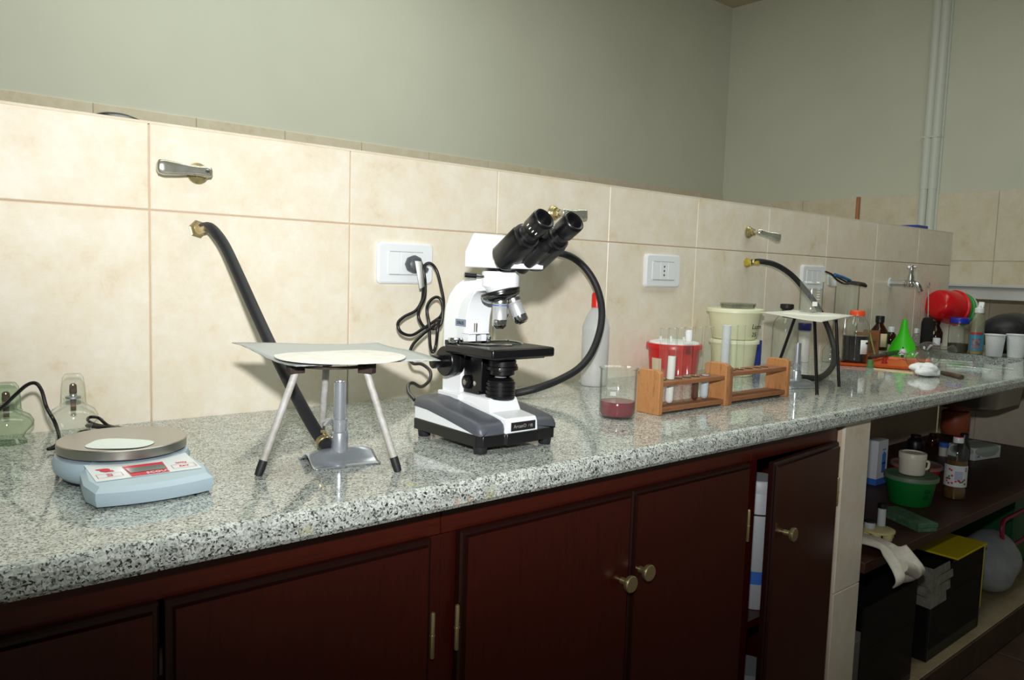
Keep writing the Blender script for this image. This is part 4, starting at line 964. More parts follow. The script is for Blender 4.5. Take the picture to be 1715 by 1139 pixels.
# orange tray and things on it
c0, c1, c2, c3 = OZ(1403,612), OZ(1548,622), OZ(1560,607), OZ(1418,598)
O = (c0+c1+c2+c3)/4; t = thing('orange_tray', 'flat orange plastic tray lying under the flasks', 'tray', O)
P4 = [p-O for p in (c0,c1,c2,c3)]
def up_(z, s): return [(p.x*s, p.y*s, z) for p in P4]
MB().loft([up_(0,.94), up_(.002,.97), up_(.011,1.), up_(.011,.985), up_(.004,.95)], cap=True).build('tray_body', MATS['orange_plastic'], t)
TZ = .0045
a, b = OZ(1466,616,.002), OZ(1529,622,.002)
a, b = OZ(1464,617.5,.0015), OZ(1530,624.5,.0015)
tag(MB().obox((0,0,.0015), (b-a).length, .008, .003, Matrix.Rotation(math.atan2((b-a).y, (b-a).x), 3, 'Z')).build('wood_splint', MATS['splint'] if 'splint' in MATS else mat('splint',(226,196,140),.7), loc=((a.x+b.x)/2, (a.y+b.y)/2, 0)), 'pale flat wooden splint in front of the orange tray', 'splint')
# green funnel, mouth down
u = Up(1495, 594, 48)
u.P = u.P+Vector((-.03,-.05,0))
t = thing('funnel', 'bright green plastic funnel standing mouth down', 'funnel', u.P)
MB().lathe([(24.5*u.k,0),(24.5*u.k,.003),(23.5*u.k,.004),(17*u.k,u.h(574)),(8.5*u.k,u.h(560)),(5.5*u.k,u.h(548)),(4*u.k,u.h(535)),(3.2*u.k,u.h(535)),(4.6*u.k,u.h(548)),(7.5*u.k,u.h(560)),(23*u.k,.002)], 36).build('funnel_body', MATS['green_plastic'], t, ang=60)
MB().lathe([(25.2*u.k,0),(25.2*u.k,.003),(24*u.k,.003),(24*u.k,0)], 36, cap0=False, cap1=False).build('rim', MATS['green_rim'] if 'green_rim' in MATS else mat('green_rim',(130,196,90),.4), t)
# brown bottles
def bottle(label, u, ys, m, capm, name='brown_bottle', cat='bottle', w=(13.5,5.5)):
    yb, ysh, yn, yt, yc_ = ys
    return revolve(name, label, cat, u, [('bottle_body', m, [(0,yb),(w[0]*.95,yb),(w[0],yb-2),(w[0],ysh),(w[0]*.8,ysh-.4*(ysh-yn)),(w[1]*1.1,yn),(w[1],yt)]), ('cap', capm, [(w[1]*1.25,yt+2),(w[1]*1.25,yc_+1),(w[1]*1.1,yc_),(0,yc_)])])
u = Up(1474, 587, 28); u.P.x -= .02; t = bottle('brown glass bottle with black cap behind the green funnel', u, (586,556,543,538,529), 'brown_glass', 'black_plastic', w=(14,5.6))
f_ = CAM-u.P; f_.z = 0; f_.normalize(); s_ = Vector((-f_.y, f_.x, 0))
MB().loft([[(f_*math.cos(b_)+s_*math.sin(b_))*14.3*u.k+Vector((0,0,z)) for z in (u.h(580), u.h(558))] for b_ in [math.radians(10+10*i) for i in range(6)]], cap=False, closed=False).build('label', MATS['label_cream'], t, solid=.0005)
u = Up(1566, 575, 21); t = bottle('small brown glass bottle left of the jar with blue lid', u, (574,556,546,541,538), 'brown_glass', 'brown_glass', w=(10.5,4.6))
f_ = CAM-u.P; f_.z = 0; f_.normalize(); s_ = Vector((-f_.y, f_.x, 0))
MB().obox(f_*10.6*u.k-s_*.012+Vector((0,0,u.h(557))), .014, .001, .014, Matrix.Rotation(math.atan2(s_.y, s_.x), 3, 'Z')).build('label', MATS['label_cream'], t)
u = Up(1491, 577, 15); bottle('small brown vial with white cap, touching the back of the funnel', u, (576,560,556,554,547), 'brown_glass', 'white_plastic', 'vial', 'vial', (7.5,4))
u = Up(1514, 581, 14); bottle('small brown vial with white cap, right of the funnel', u, (580,570,566,565,557), 'brown_glass', 'white_plastic', 'vial', 'vial', (7.5,4))
u = Up(1523, 587, 9); bottle('tiny clear glass bottle right of the funnel', u, (586,577,574,572,569), 'lab_glass', 'lab_glass', 'vial', 'vial', (4.5,2.4))
u = Up(1533, 581, 13); t = bottle('clear dropper bottle with white cap and amber remains', u, (580,564,558,556,550), 'lab_glass', 'white_plastic', 'vial', 'vial', (6.5,3)); MB().lathe([(6*u.k,.001),(6*u.k,.02),(0,.02)], 16).build('contents', MATS['oil'], t)
u = Up(1567, 590, 12); bottle('small clear bottle with white screw cap behind the round flask', u, (589,580,577,576,566), 'lab_glass', 'white_plastic', 'vial', 'vial', (6.5,4.6))
# little wooden rack with thin tubes beside the dark bottle
P = OY(1464, 587, -.075); P.z = 0; t = thing('small_tube_rack', 'small dark wooden tube rack behind the dark bottle', 'rack', P)
k = depth(P)/F_PX
MB().box(-.05,-.038,.0,.06,0,.095).build('upright', MATS['rack_wood_old'], t, bevel=.001); MB().box(.028,.040,.0,.06,0,.10).build('upright', MATS['rack_wood_old'], t, bevel=.001)
MB().box(-.038,.028,.004,.056,.060,.070).build('shelf_board', MATS['rack_wood_old'], t); MB().box(-.038,.028,.004,.056,.004,.014).build('shelf_board', MATS['rack_wood_old'], t)
for i_, dx in enumerate((-.024, -.004)):
    tt = thing('test_tube', ('thin clear test tube at the left of the small dark wooden rack', 'thin clear test tube at the right of the small dark wooden rack')[i_], 'test tube', P+Vector((dx, .03, .0145)), 0, 'tubes in the small rack')
    MB().lathe([(0,0),(.006,.003),(.008,.010),(.008,.17),(.009,.172)], 16, cap1=False).build('glass_wall', MATS['lab_glass'], tt)
# marker pen, stoppers, ball, rings
a, b = OZ(1449,606,.012), OZ(1505,592,.02); a, b = OY(1450,604.5,-.19), OY(1504,592,-.21)
a = OZ(1450,605,.010); b = OZ(1504,594,.010)
d = b-a; t = thing('marker_pen', 'black marker pen lying across the orange tray', 'pen', a); L = d.length
t.location = (a.x, a.y, .011+.009)
dd = Vector((d.x, d.y, 0)).normalized()
MB().lathe([(0,0),(.002,.002),(.003,.018),(.0065,.026),(.0075,.05),(.0075,L*.55),(.0078,L*.56)], 18, (0,0,0), dd).build('barrel', MATS['black_satin'], t)
MB().lathe([(.0085,L*.55),(.009,L*.6),(.0085,L*.97),(.007,L),(0,L)], 18, (0,0,0), dd).build('cap', MATS['black_plastic'], t)
def stopper(label, px, py, w, h, m):
    u = Up(px, py, w); t = tag(MB().lathe([(0,0),(w/2*u.k*1.0,.0),(w/2*u.k,h*.35),(w/2*u.k*.75,h*.4),(w/2*u.k*.68,h),(0,h)], 22).build('rubber_stopper', MATS[m], loc=u.P), label, 'stopper'); return t
mat('stopper_green', (78,130,80), .6); mat('stopper_red', (160,40,34), .6)
stopper('green rubber stopper in front of the dark bottle', 1457, 616, 13, .026, 'stopper_green').location.z = 0
s2 = stopper('red rubber stopper on the orange tray', 1481, 611, 9, .018, 'stopper_red'); s2.location.z = TZ
u = Up(1511, 602, 9); t = thing('dropper_bulb', 'small white ball-shaped bulb with black tip beside the flask', 'bulb', u.P+Vector((0,0,TZ)))
MB().lathe([(0,0),(.005,.001),(.006,.012)], 14).build('neck', MATS['black_plastic'], t); MB().lathe([(0,.010),(.008,.013),(.0125,.021),(.0125,.026),(.008,.034),(0,.036)], 18).build('ball', MATS['white_plastic'], t); MB().lathe([(.002,.035),(.002,.042),(0,.042)], 10).build('tip', MATS['black_plastic'], t)
# pale green stem
a = OZ(1454,612,.06); tag(MB().tube([Vector((0,0,.11)), Vector((.012,-.006,.07)), Vector((.026,-.012,.03)), Vector((.036,-.016,.0035))], .003, 8, smooth=5).build('plant_stem', MATS['stem'] if 'stem' in MATS else mat('stem',(150,176,100),.7), loc=OZ(1452,603)), 'pale green plant stem leaning by the dark bottle', 'plant stem')
# round glass flasks lying on the tray
def round_flask(label, px, py, rpx, neck, nl, nr):
    P = OZ(px, py+rpx*.95, TZ+.001); k = depth(P)/F_PX; r = rpx*k
    away_ = Vector((P.x-CAM.x, P.y-CAM.y, 0)).normalized(); c = P+away_*r*.2
    t = thing('round_flask', label, 'flask', (c.x, c.y, TZ+.0008)); d = Vector(neck).normalized(); th = math.asin(min(.99, nr/r))
    prof = [(0,-r)]+[(r*math.sin(q_), -r*math.cos(q_)) for q_ in [i*(math.pi-th)/14 for i in range(1,15)]]
    prof += [(nr,r*math.cos(th)+nl),(nr*1.25,r*math.cos(th)+nl+.004)]
    MB().lathe(prof, 32, (0,0,r), d, cap1=False).build('glass_wall', MATS['bulb_glass'], t)
    return t
glass('bulb_glass', (236,237,232), (150,152,144), 1., .04)
round_flask('larger round glass flask lying with its neck to the right', 1553, 593, 20, (.80,-.55,.05), .05, .022)
round_flask('smaller round glass flask in front of the larger one', 1532, 602, 15, (.3,.9,.05), .03, .012)
# cotton wool, burnt stick, glass tubes
P = OZ(1561, 632); mb = MB(); t = None
def blob(name, m, size, seed, sub=1, amp=.35, loc=(0,0,0)):
    rnd = random.Random(seed); bm = bmesh.new(); bmesh.ops.create_icosphere(bm, subdivisions=4, radius=1)
    cs = [(Vector((rnd.uniform(-1,1), rnd.uniform(-1,1), rnd.uniform(-1,1))).normalized(), rnd.uniform(.2,1)) for _ in range(16)]
    for v in bm.verts:
        n = v.co.normalized(); dsp = sum(a_*max(0, n.dot(c_)-.72)*2.2 for c_, a_ in cs)
        p = n*(1+amp*(dsp-.4)); p = Vector((p.x*size[0], p.y*size[1], p.z*size[2])); v.co = p
    zmin = min(v.co.z for v in bm.verts)
    for v in bm.verts: v.co.z = max(v.co.z-zmin-size[2]*.08, 0)
    for f in bm.faces: f.smooth = True
    me = bpy.data.meshes.new(name); bm.to_mesh(me); bm.free(); me.materials.append(MATS[m]); o = bpy.data.objects.new(name, me); COL.objects.link(o); o.location = loc; return o
mottled('cotton', (240,243,244), (226,230,232), 60, .95, bmp=.4)
o = blob('cotton_wool', 'cotton', (.038,.034,.020), 5, amp=.85, loc=(P.x+.01,P.y+.02,0)); o.rotation_euler = (0,0,-.6); tag(o, 'crumpled tuft of white cotton wool at the edge of the worktop', 'cotton wool')
a, b = OZ(1577,624,.007), OZ(1611,632,.007)
tag(MB().tube([Vector((0,0,0)), (b-a)*.5+Vector((0,0,.001)), b-a], [.0065,.007,.0075], 12).build('charred_stick', MATS['burnt_wood'] if 'burnt_wood' in MATS else mottled('burnt_wood',(58,44,34),(96,78,58),40,.85), loc=a), 'charred wooden stick beside the cotton wool', 'stick')
tubes = [((1572,601),(1650,604),.004),((1570,606),(1698,617.5),.005),((1585,611),(1660,619),.0045),((1590,616),(1655,621),.003),((1578,598.5),(1622,600),.004),((1500,634),(1560,638),.003)]
for i_, (p0, p1, r_) in enumerate(tubes[:5]):
    a, b = OZ(*p0, r_), OZ(*p1, r_)
    if i_ in (0, 4): a.x = min(a.x, 2.70); b.x = min(b.x, 2.74)
    tag(MB().lathe([(r_,0),(r_,(b-a).length),(r_*.6,(b-a).length),(r_*.6,0)], 14, (0,0,0), b-a, False, False).build('glass_tube', MATS['lab_glass'], loc=a), 'clear glass tube before the sink, '+('farthest back and short', 'longest, reaching towards the cups', 'third from the back', 'nearest the worktop edge', 'shortest, beside the round flask')[i_], 'glass tube', 'glass tubes by the sink')
tag(MB().obox((0,0,.002), .05, .02, .004, Matrix.Rotation(-.5, 3, 'Z')).build('green_sponge_scrap', MATS['scrap_green'] if 'scrap_green' in MATS else mat('scrap_green',(96,150,104),.8), loc=OZ(1628,606)-Vector((.2,.02,0))), 'thin scrap of green sponge lying behind the glass tubes', 'sponge')
# ------------------------------------------------------------------ tap and bead chain
P = OY(1491, 474); t = thing('water_tap', 'chrome water tap with cross handle on the wall over the sink', 'tap', P)
X = OY(1528, 473, -.10)-P
MB().cyl((0,0,0), (0,-.004,0), .02, seg=24).build('escutcheon', MATS['white_plastic'], t)
MB().lathe([(.011,0),(.011,.05),(.014,.052),(.014,.058),(.011,.060),(.011,.075)], 20, (0,-.002,0), (0,-1,0)).build('pipe', MATS['chrome'], t)
MB().lathe([(.012,-.014),(.017,-.004),(.018,.008),(.013,.018),(.012,.030),(.009,.036),(.0085,.058),(.006,.060)], 22, (0,-.08,0)).build('valve_body', MATS['chrome'], t)
sp_ = MB(); sp_.tube([(0,-.08,0), (0,-.097,.001), (0,-.112,-.010), (0,-.122,-.030)], [.012,.011,.0105,.010], 14, smooth=4); sp_.build('spout', MATS['chrome'], t)
hd = MB().cyl((-.024,-.08,.066), (.024,-.08,.066), .0045, seg=12); hd.cyl((0,-.098,.066), (0,-.062,.066), .0045, seg=12); hd.lathe([(.008,.058),(.009,.066),(.007,.073),(0,.074)], 16, (0,-.08,0)); hd.build('cross_handle', MATS['chrome'], t)
tip = P+Vector((0,-.123,-.036))
mb = MB()
n_ = 26; zl = tip.z-.004-.02
for i_ in range(n_): mb.lathe([(0,-.0024),(.0021,-.0012),(.0021,.0012),(0,.0024)], 6, (0,0,-i_*(zl/n_)-.003))
mb.tube([(0,0,0), (0,0,-zl)], .0006, 5)
tag(mb.build('bead_chain', MATS['dull_steel'], loc=tip), 'thin beaded chain hanging from the tap spout', 'chain')
# ------------------------------------------------------------------ brush hanging, bowls, jar, soap, cups, bag
P = OY(1551, 573, -.05); P.z = 0; t = thing('bottle_brush', 'black bottle brush with wire handle leaning on the wall', 'brush', P)
T0 = P.copy(); hb = ZH(P, 533); ht = ZH(P, 482)
MB().lathe([(.004,0),(.022,.004),(.024,.02),(.024,hb-.02),(.018,hb),(.003,hb+.004)], 20).build('bristles', MATS['bristle'] if 'bristle' in MATS else mottled('bristle',(18,16,18),(34,32,34),300,.95,bmp=.6), t)
e_ = OY(1555, 482, -.012)-T0
MB().tube([(0,0,.004), (0,0,hb), e_*.9+Vector((0,0,hb*.1)), e_], .0022, 8, smooth=4).build('wire_handle', MATS['dull_steel'], t)
rg = MB(); rg.tube([e_+Vector((.011*math.cos(a), 0, .011*math.sin(a)+.011)) for a in [2*math.pi*i/14 for i in range(15)]], .0018, 6); rg.build('hanging_loop', MATS['dull_steel'], t)
mat('cream_bowl', (214,210,192), .45); mat('bowl_red', (214,18,28), .25); mat('bowl_green', (20,150,60), .35); mat('bowl_pale', (206,210,190), .4)
u = Up(1583, 586, 46); u.P.x += .05; u.P.y += .012
t = tag(MB().lathe([(25*u.k,0),(26*u.k,.003),(25*u.k,.010),(24*u.k,u.h(550)),(19*u.k,u.h(539)),(10*u.k,u.h(533)),(0,u.h(532)),(0,u.h(533)-.001),(17*u.k,u.h(540)),(23*u.k,u.h(551)),(24*u.k,.002)], 40).build('mixing_bowl', MATS['cream_bowl'], loc=u.P, ang=50), 'cream bowl turned upside down under the red bowl', 'bowl', 'bowls drying by the sink')
Rk = u.k
def bowl(label, m, c, ax, r, h):
    return tag(MB().lathe([(0,0),(r*.55,.0),(r*.72,h*.05),(r*.84,h*.18),(r*.92,h*.5),(r*.97,h*.90),(r*1.06,h*.93),(r*1.06,h),(r*.94,h),(r*.86,h*.5),(r*.70,h*.12),(0,h*.06)], 44, (0,0,0), ax).build('mixing_bowl', MATS[m], loc=c, ang=50), label, 'bowl', 'bowls drying by the sink')
cb_ = OY(1566, 508, -.045)
axb = (RT*.86 + DN*.16 + FW*.42).normalized()
bowl('shiny red plastic bowl tipped on its side on top of the cream bowl', 'bowl_red', cb_, axb, .076, .125)
bowl('green plastic bowl nested inside the tipped red bowl', 'bowl_green', cb_+axb*.040, axb, .0735, .125)
bowl('pale bowl nested innermost inside the green bowl', 'bowl_pale', cb_+axb*.064, axb, .0705, .120)
u = Up(1603, 591, 31)
revolve('glass_jar', 'empty glass jar with bright blue lid beside the dish soap', 'jar', u, [('glass_wall','lab_glass',[(0,590),(14.5,590),(15.5,586),(15.5,548),(14,544),(13,541)]), ('sediment','sediment' if 'sediment' in MATS else veil('sediment',(96,92,76),.55,.4).name,[(0,589),(14,589),(14.8,584),(14.8,575),(0,575)]), ('lid','lid_blue' if 'lid_blue' in MATS else mat('lid_blue',(30,44,170),.3).name,[(14.5,541),(14.5,533),(13.5,532),(0,532)])])
u = Up(1634, 594, 33); t = thing('dish_soap_bottle', 'clear dish soap bottle with open white flip cap and blue label', 'soap bottle', u.P)
k = u.k
def oval(w, y): return [(w*k*math.cos(a), w*k*.62*math.sin(a), max(0,u.h(y))) for a in [2*math.pi*i/28 for i in range(28)]]
bd = MB().loft([oval(15,593), oval(16,590), oval(16.5,570), oval(15,553), oval(14.5,545), oval(15,538), oval(13,530), oval(8,524), oval(6.5,522)]).build('bottle_body', MATS['soap_plastic'] if 'soap_plastic' in MATS else veil('soap_plastic',(214,216,196),.28,.2), t)
MB().loft([oval(14,592), oval(15.2,589), oval(15.4,580), oval(15.2,579)]).build('soap', MATS['yellow_soap'], t)
MB().lathe([(7*k,u.h(524)),(7*k,u.h(517)),(6*k,u.h(516)),(3*k,u.h(515)),(2.4*k,u.h(512)),(0,u.h(512))], 20).build('cap', MATS['white_plastic'], t)
MB().obox((7*k,0,u.h(511)), .008, .022, .026, Matrix.Rotation(.25, 3, 'Y')).build('flip_lid', MATS['white_plastic'], t, bevel=.003)
th0 = math.atan2(CAM.y-u.P.y, CAM.x-u.P.x)
def lab(y0, y1, a0, a1, s, m, n):
    MB().loft([[(16.6*s*k*math.cos(th0+a), 16.6*s*.66*k*math.sin(th0+a), u.h(y)) for y in (y0, (y0+y1)/2, y1)] for a in [math.radians(a0+(a1-a0)*i/8) for i in range(9)]], cap=False, closed=False).build(n, MATS[m], t)
mat('label_cyan', (64,150,190), .4); mat('label_red', (190,60,60), .4)
lab(586,556,-60,62,1.0,'label_cyan','label'); lab(560,556,-50,50,1.015,'label_red','label_band'); lab(583,566,-30,34,1.015,'label_pic' if 'label_pic' in MATS else mottled('label_pic',(170,150,150),(90,80,110),60,.4).name,'label_picture')
def cup(label, px, py, m, hc):
    u = Up(px, py, 24); k = u.k
    t = thing('plastic_cup', label, 'cup', u.P, 0, 'plastic cups by the sink')
    H_ = u.h(560)
    MB().lathe([(0,.001),(11.5*k,.0008),(12*k,.003),(14.8*k,H_-.004),(16*k,H_-.003),(16*k,H_),(14.6*k,H_-.001),(11.6*k,.004),(0,.003)], 36).build('cup_wall', MATS['cup_plastic'] if 'cup_plastic' in MATS else veil('cup_plastic',(240,243,246),.9,.35), t)
    MB().lathe([(0,.004),(11.5*k,.0045),(13.2*k,hc*H_),(0,hc*H_)], 28).build('contents', MATS[m], t)
    return t
cup('white plastic cup holding bluish liquid, beside the dish soap', 1664, 598, 'cup_blue', .52)
cup('white plastic cup at the right edge of the photo', 1700, 600, 'milk', .55)
P = OZ(1700, 590); P = Vector((3.46, -.26, 0))
mottled('bag_black', (24,25,28), (40,42,46), 25, .5, bmp=.3)
t = thing('black_bag', 'rounded black bag with strap standing behind the plastic cups', 'bag', P)
kk = depth(P)/F_PX; hh = ZH(P, 522)
o = blob('bag_body', 'bag_black', (.165,.12,hh*.5), 11, amp=.16); o.parent = t
st_ = MB(); pts_ = []; bf = CAM-P; bf.z = 0; bf.normalize(); bs = Vector((-bf.y, bf.x, 0))
for i in range(15):
    a = math.radians(-15+i*13); pts_.append(bf*.135+Vector((0,0,hh*.40))+bs*(.03+.075*math.cos(a))+Vector((0,0,hh*.34*math.sin(a)))+bf*(-.03*math.sin(a)))
st_.loft([[p+bf*.006*s1+Vector((0,0,.012))*s2 for s1, s2 in ((1,-1),(1,1),(-1,1),(-1,-1))] for p in pts_]).build('strap', MATS['black_rubber'], t)
# ------------------------------------------------------------------ things showing above the partition from the far bench
P = OY(1438, 330, .30); tag(MB().lathe([(.03,0),(.03,.008),(.009,.01),(.009,P.z),(0,P.z+.001)], 14).build('rod_stand', MATS['rack_wood_old'], loc=(P.x, .30, 0)), 'brown rod sticking up behind the partition near the pipes', 'rod')
P = OY(1529, 378, .30); tag(MB().box(-.06,.06,-.05,.05,0,P.z).build('blue_box', MATS['blue_plastic'], loc=(P.x, .30, 0), bevel=.003), 'blue box whose top edge peeps over the partition beside the pipes', 'box')
P = OY(193, 190, .30); tag(MB().lathe([(.06,0),(.065,.02),(.05,.3),(.06,P.z-.06),(.062,P.z-.03),(.048,P.z-.010),(.026,P.z-.002),(0,P.z)], 30).build('dome_lamp', MATS['black_satin'], loc=(P.x, .30, 0)), 'black domed top peeping over the partition above the left tiles', 'lamp')
# ================================================================== things on the shelf under the bench
SZ_ = -.40
mat('carton_white', (214,220,228), .6); mat('carton_blue', (50,110,200), .6); mat('tub_green', (10,110,44), .4); mat('tub_green_lid', (96,124,98), .5); mat('mug_white', (220,216,200), .4); mat('box_green', (70,110,78), .7)
P = OZ(1472, 812, SZ_); P = P+Vector((.005,.0,0))
t = thing('glove_carton', 'white and blue cardboard carton beside the tiled pillar', 'carton', P)
hC = ZH(P, 738)-P.z
MB().box(-.03,.045,.0,.10,0,hC).build('carton_body', MATS['carton_white'], t, bevel=.001)
MB().box(-.0305,.0455,-.0005,.1005,.0006,.022).build('blue_base', MATS['carton_blue'], t)
hd_ = MB()
for j in range(4): hd_.box(.004+j*.007,.009+j*.007,-.001,-.0003,.07,.115-abs(j-1.4)*.006)
hd_.box(.004,.030,-.001,-.0003,.04,.075); hd_.build('glove_print', MATS['carton_blue'], t)
text('GUANTES', .008, MATS['carton_blue'], t, (.002,-.0007,hC-.035), (1,0,0), (0,0,1), sx=.7)
fl_ = MB().box(-.02,.04,.10,.102,hC-.002,hC+.03).build('open_flap', MATS['carton_white'], t)
# green tub with mug on its lid
u = Up(1522, 849, 66, SZ_); hG = u.h(793)
t = tub('storage_tub', 'green plastic tub with dusty lid and black writing on the lower shelf', u.P, 40*u.k, hG, 'tub_green', 'tub_green_lid', .80, .014)
f_ = CAM-u.P; f_.z = 0; f_.normalize(); s_ = Vector((-f_.y, f_.x, 0)); nn = (f_+s_*.9).normalized(); tx = Vector((-nn.y, nn.x, 0))
text('Gli\n25', .018, MATS['black_print'], t, nn*40*u.k*.955-tx*.012+Vector((0,0,hG*.52)), tx, Vector((0,0,1))+nn*.2, 'handwriting')
mg = u.P+Vector((0,0,hG+.0004)); k = depth(mg)/F_PX; hM = ZH(mg, 757)-mg.z
t = thing('lidded_mug', 'off-white plastic mug with screw lid standing on the green tub', 'mug', mg)
MB().lathe([(0,0),(19*k,.0005),(20*k,.004),(20.5*k,hM*.72),(19.5*k,hM*.74)], 34).build('mug_body', MATS['mug_white'], t)
MB().lathe([(21.5*k,hM*.72),(21.5*k,hM*.95),(20.5*k,hM*.99),(17*k,hM),(16.5*k,hM-.003),(0,hM-.003)], 34).build('lid', MATS['mug_white'], t)
rdir = Vector((RT.x, RT.y, 0)).normalized()
MB().tube([rdir*19.5*k+Vector((0,0,hM*.58)), rdir*27*k+Vector((0,0,hM*.56)), rdir*28*k+Vector((0,0,hM*.38)), rdir*26*k+Vector((0,0,hM*.24)), rdir*19.8*k+Vector((0,0,hM*.2))], .004, 10, smooth=5).build('handle', MATS['mug_white'], t)
# red tub behind
P = OZ(1537, 809, SZ_)+Vector((.12,.16,0)); k = depth(P)/F_PX
P = Vector((OY(1534,790,-.30).x, -.30, SZ_)); k = depth(P)/F_PX
tub('red_tub', 'red plastic tub with clear lid behind the green tub', P, 38*k, ZH(P, 775)-SZ_, 'red_plastic', 'clear_plastic', .85, .012)
# oil bottle
u = Up(1597, 837, 36, SZ_)
t = revolve('oil_bottle', 'clear bottle of brown oil with white and red cap, printed label', 'bottle', u, [('bottle_body','lab_glass',[(0,836),(15,836),(17,832),(17,818),(15.5,814),(17,809),(17,775),(16.5,768),(17,762),(16,752),(11,745),(8,741),(7,739)]), ('oil','oil',[(0,835),(14,835),(16,831),(16,818),(14.8,814),(16,809),(16,770),(0,770)]), ('cap','white_plastic',[(8,741),(8,733),(7.5,732),(0,732)]), ('cap_top','red_print',[(6.5,732.5),(6.5,731),(0,731)])])
f_ = CAM-u.P; f_.z = 0; f_.normalize(); s_ = Vector((-f_.y, f_.x, 0))
def cyl_patch(t, R, z0, z1, a0, a1, n, m): return MB().loft([[(f_*math.cos(b)+s_*math.sin(b))*R+Vector((0,0,z)) for z in (z0, z1)] for b in [math.radians(a0+(a1-a0)*i/10) for i in range(11)]], cap=False, closed=False).build(n, MATS[m], t)
lb = cyl_patch(t, 17.3*u.k, u.h(812), u.h(777), -80, 80, 'label', 'panel_white')
for i in range(26):
    rn = random.Random(i); a = math.radians(rn.uniform(-60,60)); z = u.h(rn.uniform(781,808))
    if abs(math.degrees(a)-15) < 22 and u.h(800) < z < u.h(784): continue
    nn = f_*math.cos(a)+s_*math.sin(a); MB().lathe([(0,0),(.0035,.0004),(0,.001)], 7, nn*17.3*u.k+Vector((0,0,z)), nn).build('berry_print', MATS['red_print'] if i % 3 else MATS['stopper_green'], lb)
cyl_patch(t, 17.5*u.k, u.h(800), u.h(786), -5, 36, 'label_oval', 'cup_blue')
# bottles and jars at the back of the shelf
def back_item(label, px, top, w, y, m, capm, name='bottle', capfrac=.16, cat='bottle'):
    P = Vector((OY(px, 760, y).x, y, SZ_)); k = depth(P)/F_PX; h = ZH(P, top)-SZ_; r = w/2*k
    t = thing(name, label, cat, P)
    MB().lathe([(0,0),(r*.95,.0005),(r,.005),(r,h*.62),(r*.85,h*.72),(r*.5,h*(1-capfrac)),(r*.5,h*(1-capfrac)+.004)], 24).build('bottle_body', MATS[m], t)
    MB().lathe([(r*.62,h*(1-capfrac)),(r*.62,h-.002),(r*.55,h),(0,h)], 20).build('cap', MATS[capm], t); return t
back_item('black bottle standing right behind the oil bottle', 1613, 726, 20, -.36, 'black_plastic', 'black_plastic')
back_item('dark jar at the back of the lower shelf, above the mug', 1532, 728, 26, -.12, 'black_plastic', 'black_plastic', 'dark_jar', .14, 'jar')
back_item('dark bottle at the back of the lower shelf, left of the blue capped jar', 1560, 726, 18, -.12, 'brown_glass', 'black_plastic', 'dark_bottle', .14)
P = Vector((OY(1580, 757, -.22).x, -.22, SZ_)); k = depth(P)/F_PX; hj = ZH(P, 741)-SZ_
t = thing('pill_jar', 'small pale jar with blue lid left of the oil bottle', 'jar', P)
MB().lathe([(0,0),(7*k,.0005),(7*k,hj*.66),(6*k,hj*.7)], 22).build('jar_body', MATS['jar_white'], t); MB().lathe([(7.4*k,hj*.66),(7.4*k,hj*.98),(7*k,hj),(0,hj)], 22).build('lid', MATS['carton_blue'], t)
# white box in a clear bag
P = OZ(1650, 770, SZ_); t = thing('bagged_box', 'flat white box wrapped in clear plastic by the tiled end wall', 'box', P, math.radians(-12))
hx = ZH(P, 749)-SZ_
MB().box(-.075,.10,.0,.11,.001,max(.03,hx)).build('box_body', MATS['panel_white'], t, bevel=.002)
b_ = blob('plastic_wrap', 'clear_plastic', (.115,.075,.03), 21, amp=.2); b_.parent = t; b_.location = (.02,.055,0)
text('LAB', .012, MATS['blue_ink'], t, (-.06,-.0008,.012), (1,0,0), (0,0,1))
# green long box, vial holder, cloth
a, b, c = OZ(1515,893,SZ_), OZ(1571,880,SZ_), OZ(1478,874,SZ_)
qa, qb, qc = OZ(1538,892,SZ_), OZ(1571,886,SZ_), OZ(1473,862,SZ_); t = thing('long_box', 'worn dark green cardboard slide box on the lower shelf', 'box', qa); dl = qc-qa; t.rotation_euler = (0,0,math.atan2(dl.y, dl.x)-math.pi/2)
hB = .024; lB = dl.length; wB = .06
mottled('worn_green', (64,100,74), (86,126,92), 50, .75, lo=.45, hi=.7); 
MB().box(.0,wB,.0,lB,.0,hB*.55).build('box_base', MATS['worn_green'], t, bevel=.001); MB().box(-.002,wB+.002,-.002,lB+.002,hB*.5,hB).build('box_lid', MATS['worn_green'], t, bevel=.0015)
P = OZ(1482, 903, SZ_); P.y = max(P.y, -.57); t = thing('vial_holder', 'cream plastic vial holder with round cups on the lower shelf', 'holder', P); k = depth(P)/F_PX
mat('holder_cream', (206,196,140), .5)
MB().lathe([(.038,.016),(.043,.018),(.043,.023),(.038,.025),(0,.025)], 28, (0,.02,0)).build('plate', MATS['holder_cream'], t)
for j in range(6):
    a = j*math.pi/3+.3; MB().lathe([(.011,0),(.0125,.002),(.0125,.018)], 18, (.030*math.cos(a), .02+.030*math.sin(a), 0)).build('cup', MATS['holder_cream'], t)
def vial(label, dx, dy, h, r):
    v = thing('vial', label, 'vial', P+Vector((dx, .02+dy, .0254)))
    MB().lathe([(0,0),(r,.0005),(r,h*.8),(r*.8,h*.84)], 18).build('glass_wall', MATS['frosted_plastic'], v); MB().lathe([(r*1.15,h*.8),(r*1.15,h),(0,h)], 18).build('cap', MATS['black_plastic'], v)
vial('tall clear vial with black cap standing in the vial holder', .026, .004, .062, .0105)
vial('short vial with dark cap at the back of the vial holder', -.020, .014, .022, .014)
